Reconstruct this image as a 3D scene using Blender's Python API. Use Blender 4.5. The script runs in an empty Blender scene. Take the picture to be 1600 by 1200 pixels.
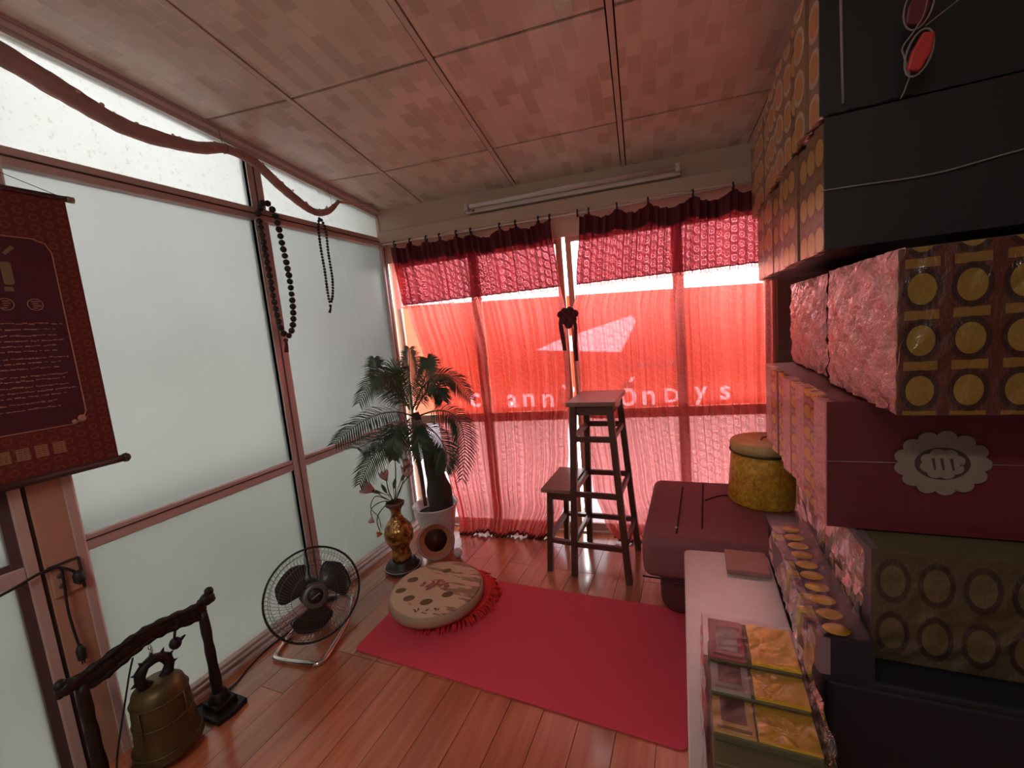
import bpy, bmesh, math, random
from math import sin, cos, pi, radians as R, sqrt, atan2
from mathutils import Vector, Matrix, Euler
random.seed(7)
SC = bpy.context.scene
COL = SC.collection

# ------------------------------------------------------------------ camera, sky, exposure
cam_d = bpy.data.cameras.new('camera')
cam = bpy.data.objects.new('camera', cam_d); COL.objects.link(cam)
YAW, PITCH, ROLL = -0.40873349, -0.12238403, -0.09224181
def cam_axes():
    cy, sy, cp, sp, cr, sr = cos(YAW), sin(YAW), cos(PITCH), sin(PITCH), cos(ROLL), sin(ROLL)
    f = Vector((sy*cp, cy*cp, sp)); r = Vector((cy, -sy, 0)); u = r.cross(f)
    return cr*r + sr*u, -sr*r + cr*u, f
cr_, cu_, cf_ = cam_axes()
cam.matrix_world = Matrix(((cr_.x, cu_.x, -cf_.x, 0), (cr_.y, cu_.y, -cf_.y, 0), (cr_.z, cu_.z, -cf_.z, 1.4), (0, 0, 0, 1)))
cam_d.sensor_fit = 'HORIZONTAL'; cam_d.sensor_width = 36
cam_d.lens = 36*663.77/1600
cam_d.clip_start = 0.02
SC.camera = cam

world = bpy.data.worlds.new('overcast_sky'); SC.world = world; world.use_nodes = True
wn = world.node_tree.nodes; wl = world.node_tree.links; wn.clear()
w_out = wn.new('ShaderNodeOutputWorld'); w_bg = wn.new('ShaderNodeBackground')
w_tc = wn.new('ShaderNodeTexCoord'); w_sep = wn.new('ShaderNodeSeparateXYZ'); w_rmp = wn.new('ShaderNodeValToRGB')
w_rmp.color_ramp.elements[0].position = 0.0; w_rmp.color_ramp.elements[0].color = (0.325, 0.33, 0.335, 1)   # overcast sky: zenith three times as bright as the horizon
w_rmp.color_ramp.elements[1].position = 1.0; w_rmp.color_ramp.elements[1].color = (0.98, 0.99, 1.0, 1)
wl.new(w_tc.outputs['Generated'], w_sep.inputs[0]); wl.new(w_sep.outputs['Z'], w_rmp.inputs[0])
wl.new(w_rmp.outputs[0], w_bg.inputs['Color']); wl.new(w_bg.outputs[0], w_out.inputs['Surface'])
w_bg.inputs['Strength'].default_value = 6.0

SC.view_settings.view_transform = 'Standard'; SC.view_settings.look = 'None'
SC.view_settings.gamma = 1; SC.view_settings.use_curve_mapping = False
SC.view_settings.exposure = 2.5
SC.cycles.max_bounces = 10; SC.cycles.transparent_max_bounces = 16
SC.cycles.diffuse_bounces = 5; SC.cycles.glossy_bounces = 4; SC.cycles.transmission_bounces = 6
SC.cycles.use_denoising = True

# ------------------------------------------------------------------ geometry helpers
SK = 0.10876
def W(s, n, z): return Vector((s*cos(SK) - n*sin(SK), s*sin(SK) + n*cos(SK), z))   # window wall frame
ROTW = Matrix.Rotation(SK, 3, 'Z')
ORG = {}
class MB:
    def __init__(self): self.v = []; self.f = []; self.uv = {}; self.sm = []
    def add(self, vs, fs, smooth=False, uvs=None):
        o = len(self.v); self.v += [Vector(p) for p in vs]
        for i, f in enumerate(fs):
            if uvs: self.uv[len(self.f)] = [uvs[k] for k in f]
            self.f.append([k+o for k in f]); self.sm.append(smooth)
        return self
    def box(self, lo, hi, M=None, taper=None):
        (a, b, c), (d, e, g) = lo, hi
        vs = [Vector(p) for p in ((a,b,c),(d,b,c),(d,e,c),(a,e,c),(a,b,g),(d,b,g),(d,e,g),(a,e,g))]
        if M is not None: vs = [M @ p for p in vs]
        return self.add(vs, [(0,3,2,1),(4,5,6,7),(0,1,5,4),(1,2,6,5),(2,3,7,6),(3,0,4,7)])
    def bar(self, p, q, w, h, up=(0,0,1)):        # rectangular bar from p to q
        p, q = Vector(p), Vector(q); d = (q-p).normalized(); u = Vector(up)
        s = d.cross(u).normalized(); u = s.cross(d)
        vs = [c + s*(a*w/2) + u*(b*h/2) for c in (p, q) for a, b in ((-1,-1),(1,-1),(1,1),(-1,1))]
        return self.add(vs, [(3,2,1,0),(4,5,6,7),(0,1,5,4),(1,2,6,5),(2,3,7,6),(3,0,4,7)])
    def tube(self, pts, r, n=8, closed=False, cap=True, sx=1.0):
        pts = [Vector(p) for p in pts]; N = len(pts)
        rs = r if isinstance(r, (list, tuple)) else [r]*N
        vs = []; prev = None
        for i in range(N):
            a = pts[(i-1) % N] if (closed or i > 0) else pts[i]
            b = pts[(i+1) % N] if (closed or i < N-1) else pts[i]
            t = (b-a).normalized()
            if prev is None:
                h = Vector((0,0,1)) if abs(t.z) < .9 else Vector((1,0,0))
                prev = t.cross(h).normalized()
            x = (prev - t*prev.dot(t)).normalized(); y = t.cross(x); prev = x
            vs += [pts[i] + (x*cos(2*pi*k/n)*sx + y*sin(2*pi*k/n))*rs[i] for k in range(n)]
        fs = []
        for i in range(N if closed else N-1):
            j = (i+1) % N
            fs += [(i*n+k, i*n+(k+1) % n, j*n+(k+1) % n, j*n+k) for k in range(n)]
        if cap and not closed:
            fs += [tuple(range(n))[::-1], tuple((N-1)*n+k for k in range(n))]
        return self.add(vs, fs, True)
    def lathe(self, prof, n=32, M=None, wob=None, cap=True):
        vs = []
        for i, (r, z) in enumerate(prof):
            for k in range(n):
                a = 2*pi*k/n; rr = r*(1 + (wob(a, i) if wob else 0))
                vs.append(Vector((rr*cos(a), rr*sin(a), z)))
        if M is not None: vs = [M @ p for p in vs]
        fs = []
        for i in range(len(prof)-1):
            fs += [(i*n+k, i*n+(k+1) % n, (i+1)*n+(k+1) % n, (i+1)*n+k) for k in range(n)]
        if cap and prof[0][0] > 1e-5: fs.append(tuple(range(n))[::-1])
        if cap and prof[-1][0] > 1e-5: fs.append(tuple((len(prof)-1)*n+k for k in range(n)))
        return self.add(vs, fs, True)
    def ball(self, c, r, nu=12, nv=8, sc=(1,1,1), M=None):
        prof = [(max(1e-6, r*sin(pi*i/nv)), -r*cos(pi*i/nv)) for i in range(nv+1)]
        T = Matrix.Translation(c) @ (M.to_4x4() if M is not None else Matrix.Identity(4)) @ Matrix.Diagonal((*sc, 1))
        return self.lathe(prof, nu, T)
    def prism(self, poly, z0, z1, M=None, smooth=False):
        n = len(poly); vs = [Vector((x, y, z0)) for x, y in poly] + [Vector((x, y, z1)) for x, y in poly]
        if M is not None: vs = [M @ p for p in vs]
        return self.add(vs, [tuple(range(n))[::-1], tuple(range(n, 2*n))] + [(k, (k+1) % n, n+(k+1) % n, n+k) for k in range(n)], smooth)
    def grid(self, fn, nu, nv, uvf=None, smooth=True):
        vs = [fn(i/nu, j/nv) for j in range(nv+1) for i in range(nu+1)]
        uvs = [uvf(i/nu, j/nv) for j in range(nv+1) for i in range(nu+1)] if uvf else None
        fs = [(j*(nu+1)+i, j*(nu+1)+i+1, (j+1)*(nu+1)+i+1, (j+1)*(nu+1)+i) for j in range(nv) for i in range(nu)]
        return self.add(vs, fs, smooth, uvs)
    def mesh(self, name, mat, off=Vector()):
        me = bpy.data.meshes.new(name)
        me.from_pydata([tuple(p-off) for p in self.v], [], self.f)
        me.polygons.foreach_set('use_smooth', self.sm)
        uvl = me.uv_layers.new(name='UVMap')
        for p in me.polygons:                       # box-projected metres unless the builder gave its own
            g = self.uv.get(p.index)
            nrm = p.normal; ax = max(range(3), key=lambda k: abs(nrm[k]))
            for q, li in enumerate(p.loop_indices):
                if g: uvl.data[li].uv = g[q]; continue
                c = self.v[self.f[p.index][q]]
                uvl.data[li].uv = (c.y, c.z) if ax == 0 else (c.x, c.z) if ax == 1 else (c.x, c.y)
        me.materials.append(mat); me.validate()
        return me
    def build(self, name, mat, parent=None, loc=None, bevel=0, label=None, kind=None, seg=2):
        off = Vector(loc) if loc is not None else Vector()
        base = ORG.get(parent.name, Vector()) if parent else Vector()
        o = bpy.data.objects.new(name, self.mesh(name, mat, base if parent else off)); COL.objects.link(o)
        if parent: o.parent = parent; ORG[o.name] = base
        else: o.location = off; ORG[o.name] = off
        if bevel:
            m = o.modifiers.new('bevel', 'BEVEL'); m.width = bevel; m.segments = seg; m.limit_method = 'ANGLE'; m.angle_limit = R(35)
            m.harden_normals = False
        if label: o['label'] = label
        if kind: o['kind'] = kind
        return o
def tag(o, label, cat, group=None):
    o['label'] = label; o['category'] = cat
    if group: o['group'] = group
    return o
def thing(name, label, cat, loc, group=None):
    o = bpy.data.objects.new(name, None); COL.objects.link(o); o.location = loc; o.empty_display_size = .1
    ORG[o.name] = Vector(loc)
    return tag(o, label, cat, group)
def struct(name, loc=(0,0,0)):
    o = bpy.data.objects.new(name, None); COL.objects.link(o); o.location = loc; ORG[o.name] = Vector(loc); o['kind'] = 'structure'
    o.empty_display_size = .1
    return o
def inst(name, me, parent, pos, rot=None, scale=None):    # another object on the same mesh
    o = bpy.data.objects.new(name, me); COL.objects.link(o)
    o.parent = parent; o.location = Vector(pos) - ORG[parent.name]
    if rot is not None: o.rotation_euler = rot
    if scale is not None: o.scale = scale
    ORG[o.name] = ORG[parent.name]
    return o
def catmull(P, n=8):
    P = [Vector(p) for p in P]; Q = [P[0]*2-P[1]] + P + [P[-1]*2-P[-2]]; out = []
    for i in range(1, len(Q)-2):
        a, b, c, d = Q[i-1:i+3]
        for k in range(n):
            t = k/n
            out.append(.5*((2*b) + (c-a)*t + (2*a-5*b+4*c-d)*t*t + (3*b-a-3*c+d)*t**3))
    out.append(P[-1]); return out
def lerp(a, b, t): return a + (b-a)*t
def interp(tab, x):      # tab of (x, y), x rising or falling
    if tab[0][0] > tab[-1][0]: tab = tab[::-1]
    if x <= tab[0][0]: return tab[0][1]
    for (a, ya), (b, yb) in zip(tab, tab[1:]):
        if x <= b:
            t = (x-a)/(b-a); t = t*t*(3-2*t)
            return ya + (yb-ya)*t
    return tab[-1][1]

# ------------------------------------------------------------------ materials
class NT:
    def __init__(self, name):
        self.m = bpy.data.materials.new(name); self.m.use_nodes = True
        self.t = self.m.node_tree; self.t.nodes.clear()
        self.out = self.n('ShaderNodeOutputMaterial')
    def n(self, k, **kw):
        nd = self.t.nodes.new(k)
        for a, b in kw.items(): setattr(nd, a, b)
        return nd
    def l(self, a, b): self.t.links.new(a, b)
    def put(self, sock, v):
        if hasattr(v, 'is_output'): self.l(v, sock)
        else: sock.default_value = v
    def math(self, op, a, b=None, c=None):
        nd = self.n('ShaderNodeMath', operation=op); self.put(nd.inputs[0], a)
        if b is not None: self.put(nd.inputs[1], b)
        if c is not None: self.put(nd.inputs[2], c)
        return nd.outputs[0]
    def mix(self, f, a, b):
        nd = self.n('ShaderNodeMix', data_type='RGBA'); self.put(nd.inputs[0], f)
        for s, v in ((nd.inputs[6], a), (nd.inputs[7], b)): self.put(s, v if hasattr(v, 'is_output') else (*v, 1))
        return nd.outputs[2]
    def noise(self, vec, scale, detail=3, rough=.5):
        nd = self.n('ShaderNodeTexNoise'); nd.inputs['Scale'].default_value = scale; nd.inputs['Detail'].default_value = detail
        nd.inputs['Roughness'].default_value = rough
        if vec: self.l(vec, nd.inputs['Vector'])
        return nd.outputs[0]
    def map(self, vec, scale=(1,1,1), loc=(0,0,0), rot=(0,0,0)):
        nd = self.n('ShaderNodeMapping'); self.l(vec, nd.inputs[0])
        nd.inputs['Scale'].default_value = scale; nd.inputs['Location'].default_value = loc; nd.inputs['Rotation'].default_value = rot
        return nd.outputs[0]
    def obj(self): return self.n('ShaderNodeTexCoord').outputs['Object']
    def uv(self): return self.n('ShaderNodeTexCoord').outputs['UV']
    def ramp(self, f, stops):
        nd = self.n('ShaderNodeValToRGB'); self.l(f, nd.inputs[0]); e = nd.color_ramp.elements
        while len(e) < len(stops): e.new(.5)
        for k, (p, c) in enumerate(stops): e[k].position = p; e[k].color = (*c, 1)
        return nd.outputs[0]
    def bsdf(self, color, rough=.5, metal=0, spec=.5, coat=0, bump=None, bstr=.3, bdist=.01, sub=0, alpha=None):
        b = self.n('ShaderNodeBsdfPrincipled')
        self.put(b.inputs['Base Color'], color if hasattr(color, 'is_output') else (*color, 1))
        self.put(b.inputs['Roughness'], rough); self.put(b.inputs['Metallic'], metal)
        b.inputs['Specular IOR Level'].default_value = spec; b.inputs['Coat Weight'].default_value = coat; b.inputs['Coat Roughness'].default_value = .12
        if bump is not None:
            bp = self.n('ShaderNodeBump'); bp.inputs['Strength'].default_value = bstr; bp.inputs['Distance'].default_value = bdist
            self.l(bump, bp.inputs['Height']); self.l(bp.outputs[0], b.inputs['Normal'])
        return b.outputs[0]
    def done(self, sh): self.l(sh, self.out.inputs['Surface']); return self.m
def simple(name, c, rough=.5, metal=0, var=.12, scale=12, spec=.5, coat=0, bump=0):
    t = NT(name); nz = t.noise(t.obj(), scale, 4)
    col = t.mix(nz, tuple(x*(1-var) for x in c), tuple(min(1, x*(1+var)) for x in c))
    return t.done(t.bsdf(col, rough, metal, spec, coat, bump=nz if bump else None, bstr=bump))

def wood_floor():
    t = NT('laminate_plank'); oi = t.n('ShaderNodeObjectInfo')
    v = t.n('ShaderNodeVectorMath', operation='ADD'); t.l(t.obj(), v.inputs[0]); t.l(oi.outputs['Random'], v.inputs[1])
    sc = t.n('ShaderNodeVectorMath', operation='MULTIPLY'); t.l(v.outputs[0], sc.inputs[0]); sc.inputs[1].default_value = (34, 2.2, 10)
    g = t.noise(sc.outputs[0], 1.0, 5, .6)
    col = t.ramp(g, [(.3, (.36, .10, .045)), (.55, (.47, .15, .07)), (.75, (.55, .19, .10))])
    k = t.math('MULTIPLY_ADD', oi.outputs['Random'], .35, .82)
    hs = t.n('ShaderNodeHueSaturation'); t.l(col, hs.inputs['Color']); t.l(k, hs.inputs['Value'])
    sm = t.noise(t.map(t.obj(), (3, 3, 3)), 1.5, 3)
    ro = t.math('MULTIPLY_ADD', sm, .14, .14)
    return t.done(t.bsdf(hs.outputs[0], ro, 0, .8, .4, bump=g, bstr=.05, bdist=.002))
def ceiling_panel_mat():
    t = NT('embossed_ceiling_panel'); u = t.map(t.obj(), (1, 1, 0), rot=(0, 0, R(84)))
    b = t.n('ShaderNodeTexBrick'); t.l(u, b.inputs['Vector']); b.offset = .5; b.inputs['Scale'].default_value = 1
    b.inputs['Brick Width'].default_value = .105; b.inputs['Row Height'].default_value = .055; b.inputs['Mortar Size'].default_value = .004
    b.inputs['Mortar Smooth'].default_value = 1.0
    b.inputs['Color1'].default_value = (1, 1, 1, 1); b.inputs['Color2'].default_value = (0, 0, 0, 1); b.inputs['Mortar'].default_value = (.5, .5, .5, 1)
    col = t.mix(b.outputs['Color'], (.62, .53, .42), (.79, .70, .58))
    st = t.noise(t.obj(), 5, 3); col = t.mix(t.math('MULTIPLY', st, .25), col, (.55, .47, .39))
    ro = t.math('MULTIPLY_ADD', b.outputs['Color'], .10, .24)
    return t.done(t.bsdf(col, ro, 0, .5, bump=b.outputs['Color'], bstr=.18, bdist=.003))
def frosted(name, T, tint=(1, 1, 1), stain=0, rough=.40, diff=.12):
    t = NT(name); o = t.obj(); nz = t.noise(o, 2.2, 3)
    c = t.mix(nz, tuple(T*x*.93 for x in tint), tuple(T*x*1.05 for x in tint))
    if stain:
        n2 = t.noise(o, 60, 4, .7); c = t.mix(t.math('MULTIPLY', t.math('GREATER_THAN', n2, .62), stain), c, tuple(T*x for x in (.7, .68, .6)))
    rf = t.n('ShaderNodeBsdfRefraction'); t.l(c, rf.inputs[0]); rf.inputs['Roughness'].default_value = rough; rf.inputs['IOR'].default_value = 1.35
    tl = t.n('ShaderNodeBsdfTranslucent'); t.l(c, tl.inputs[0])
    gl = t.n('ShaderNodeBsdfGlossy'); gl.inputs['Roughness'].default_value = .4; gl.inputs[0].default_value = (.6, .6, .6, 1)
    m1 = t.n('ShaderNodeMixShader'); m1.inputs[0].default_value = diff; t.l(rf.outputs[0], m1.inputs[1]); t.l(tl.outputs[0], m1.inputs[2])
    m2 = t.n('ShaderNodeMixShader'); m2.inputs[0].default_value = .06; t.l(m1.outputs[0], m2.inputs[1]); t.l(gl.outputs[0], m2.inputs[2])
    return t.done(m2.outputs[0])
def clear_glass():
    t = NT('window_glass'); tr = t.n('ShaderNodeBsdfTransparent'); tr.inputs[0].default_value = (.93, .96, .96, 1)
    gl = t.n('ShaderNodeBsdfGlossy'); gl.inputs['Roughness'].default_value = .02
    fr = t.n('ShaderNodeFresnel'); fr.inputs[0].default_value = 1.45
    m = t.n('ShaderNodeMixShader'); t.l(fr.outputs[0], m.inputs[0]); t.l(tr.outputs[0], m.inputs[1]); t.l(gl.outputs[0], m.inputs[2])
    return t.done(m.outputs[0])
def ring_mask(t, vec, cu, cv, r0, wd, stagger=True):
    s = t.n('ShaderNodeSeparateXYZ'); t.l(vec, s.inputs[0])
    u = t.math('DIVIDE', s.outputs[0], cu); v = t.math('DIVIDE', s.outputs[1], cv)
    if stagger: v = t.math('ADD', v, t.math('MULTIPLY', t.math('FLOOR', u), .5))
    fu = t.math('SUBTRACT', t.math('FRACT', u), .5); fv = t.math('SUBTRACT', t.math('FRACT', v), .5)
    d = t.math('SQRT', t.math('ADD', t.math('MULTIPLY', fu, fu), t.math('MULTIPLY', fv, fv)))
    ring = t.math('LESS_THAN', t.math('ABSOLUTE', t.math('SUBTRACT', d, r0)), wd)
    return d, ring, fu, fv
def sheer(name, trans, cloth, f_plain, f_lace, transl=.8):
    t = NT(name); uv = t.uv()
    d, ring, fu, fv = ring_mask(t, uv, .046, .052, .30, .06)
    dot = t.math('LESS_THAN', d, .1)
    tail = t.math('MULTIPLY', t.math('LESS_THAN', t.math('ABSOLUTE', t.math('ADD', fu, fv)), .05), t.math('GREATER_THAN', d, .34))
    msk = t.math('MINIMUM', t.math('ADD', t.math('ADD', ring, dot), tail), 1.0)
    nz = t.noise(uv, 45, 2); msk = t.math('MULTIPLY', msk, t.math('MULTIPLY_ADD', nz, 1.2, .2))
    weave = t.noise(t.map(uv, (180, 6, 1)), 1.0, 2)
    fac = t.math('ADD', t.math('MULTIPLY_ADD', msk, f_lace-f_plain, f_plain), t.math('MULTIPLY_ADD', weave, .16, -.08))
    lw = t.n('ShaderNodeLayerWeight'); lw.inputs[0].default_value = .5
    fac = t.math('MULTIPLY', fac, t.math('SUBTRACT', 1.0, t.math('MULTIPLY', t.math('POWER', lw.outputs['Facing'], 1.6), .85)))
    tr = t.n('ShaderNodeBsdfTransparent'); t.l(t.mix(msk, trans, tuple(min(1, x*1.35+.06) for x in trans)), tr.inputs[0])
    tl = t.n('ShaderNodeBsdfTranslucent'); tl.inputs[0].default_value = (*cloth, 1)
    df = t.n('ShaderNodeBsdfDiffuse'); df.inputs[0].default_value = (*cloth, 1)
    m1 = t.n('ShaderNodeMixShader'); m1.inputs[0].default_value = transl; t.l(df.outputs[0], m1.inputs[1]); t.l(tl.outputs[0], m1.inputs[2])
    m2 = t.n('ShaderNodeMixShader'); t.l(fac, m2.inputs[0]); t.l(m1.outputs[0], m2.inputs[1]); t.l(tr.outputs[0], m2.inputs[2])
    return t.done(m2.outputs[0])
def coin_mat(name, base, disc, ringc, cu, cv, bars=None, rough=.35, metal=0, spec=.5, off=(0, 0, 0)):
    t = NT(name); uv = t.map(t.uv(), (1, 1, 1), off)
    d, ring, fu, fv = ring_mask(t, uv, cu, cv, .36, .06, False)
    nz = t.noise(uv, 60, 3)
    col = t.mix(nz, tuple(x*.8 for x in base), tuple(x*1.15 for x in base))
    if bars:
        bm = t.math('MULTIPLY', t.math('LESS_THAN', t.math('ABSOLUTE', t.math('SUBTRACT', t.math('ABSOLUTE', fv), .5)), .09), t.math('LESS_THAN', t.math('ABSOLUTE', fu), .36))
        col = t.mix(bm, col, bars)
    col = t.mix(t.math('LESS_THAN', d, .36), col, t.mix(t.noise(uv, 120, 2), tuple(x*.65 for x in disc), disc))
    col = t.mix(ring, col, ringc)
    return t.done(t.bsdf(col, rough, metal, spec, bump=nz, bstr=.3, bdist=.004))
def film_mat():
    t = NT('crinkled_cellophane'); o = t.obj()
    nz = t.noise(t.map(o, (1, 1, .5)), 38, 4, .65); n2 = t.noise(o, 14, 2)
    bp = t.n('ShaderNodeBump'); bp.inputs['Strength'].default_value = .9; bp.inputs['Distance'].default_value = .008
    t.l(t.math('ADD', nz, n2), bp.inputs['Height'])
    tr = t.n('ShaderNodeBsdfTransparent'); tr.inputs[0].default_value = (.93, .9, .9, 1)
    gl = t.n('ShaderNodeBsdfGlossy'); gl.inputs['Roughness'].default_value = .13; gl.inputs[0].default_value = (.95, .92, .9, 1); t.l(bp.outputs[0], gl.inputs['Normal'])
    lw = t.n('ShaderNodeLayerWeight'); lw.inputs[0].default_value = .22; t.l(bp.outputs[0], lw.inputs['Normal'])
    f = t.math('MULTIPLY_ADD', lw.outputs['Fresnel'], .7, .04)
    m = t.n('ShaderNodeMixShader'); t.l(f, m.inputs[0]); t.l(tr.outputs[0], m.inputs[1]); t.l(gl.outputs[0], m.inputs[2])
    return t.done(m.outputs[0])
def pink_film():
    t = NT('pink_wrapping_film'); o = t.obj(); nz = t.noise(o, 26, 4, .6)
    c = t.mix(nz, (.50, .16, .15), (.72, .30, .28))
    return t.done(t.bsdf(c, .16, 0, .8, bump=nz, bstr=.9, bdist=.02))
def translucent_mat(name, c, alb=.9):
    t = NT(name); tl = t.n('ShaderNodeBsdfTranslucent'); tl.inputs[0].default_value = (*[alb*x for x in c], 1)
    df = t.n('ShaderNodeBsdfDiffuse'); df.inputs[0].default_value = (*c, 1)
    m = t.n('ShaderNodeMixShader'); m.inputs[0].default_value = .35; t.l(tl.outputs[0], m.inputs[1]); t.l(df.outputs[0], m.inputs[2])
    return t.done(m.outputs[0])
def brocade():
    t = NT('gold_brocade'); o = t.obj(); nz = t.noise(o, 55, 5, .7); n2 = t.noise(o, 14, 2)
    c = t.ramp(t.math('ADD', t.math('MULTIPLY', nz, .7), t.math('MULTIPLY', n2, .3)), [(.38, (.42, .19, .014)), (.52, (.64, .33, .03)), (.66, (.82, .53, .10))])
    return t.done(t.bsdf(c, .5, .15, .4, bump=nz, bstr=.35))
def scroll_mat():
    t = NT('printed_scroll_silk'); uv = t.uv(); d, ring, a, b = ring_mask(t, uv, .034, .034, .28, .07)
    vd = t.noise(uv, 40, 3)
    c = t.mix(vd, (.115, .017, .018), (.15, .026, .022)); c = t.mix(t.math('MULTIPLY', ring, .5), c, (.22, .075, .035))
    return t.done(t.bsdf(c, .6, 0, .3))
def gold_crackle():
    t = NT('gold_mosaic_glaze'); o = t.obj(); vo = t.n('ShaderNodeTexVoronoi'); vo.inputs['Scale'].default_value = 75; t.l(o, vo.inputs[0])
    hs = t.noise(o, 30, 3)
    c = t.ramp(hs, [(.35, (.16, .045, .012)), (.5, (.38, .17, .04)), (.65, (.62, .40, .13))])
    return t.done(t.bsdf(c, .22, .55, .6, bump=vo.outputs['Distance'], bstr=.6, bdist=.006))
def landscape():
    t = NT('painted_disc_face'); o = t.obj()
    sk = t.noise(t.map(o, (3, 16, 1), rot=(0, 0, R(-32))), 1.6, 4, .6)
    s = t.n('ShaderNodeSeparateXYZ'); t.l(t.map(o, (1, 1, 1), rot=(0, 0, R(-32))), s.inputs[0])
    ex = t.math('SUBTRACT', s.outputs[0], .03)
    m = t.math('GREATER_THAN', t.math('ADD', sk, t.math('MULTIPLY', ex, .5)), .57)
    g = t.noise(o, 3, 2)
    c = t.mix(g, (.60, .40, .28), (.68, .48, .34))
    c = t.mix(t.math('MULTIPLY', m, .75), c, (.20, .12, .055))
    return t.done(t.bsdf(c, .45, 0, .4))

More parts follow.
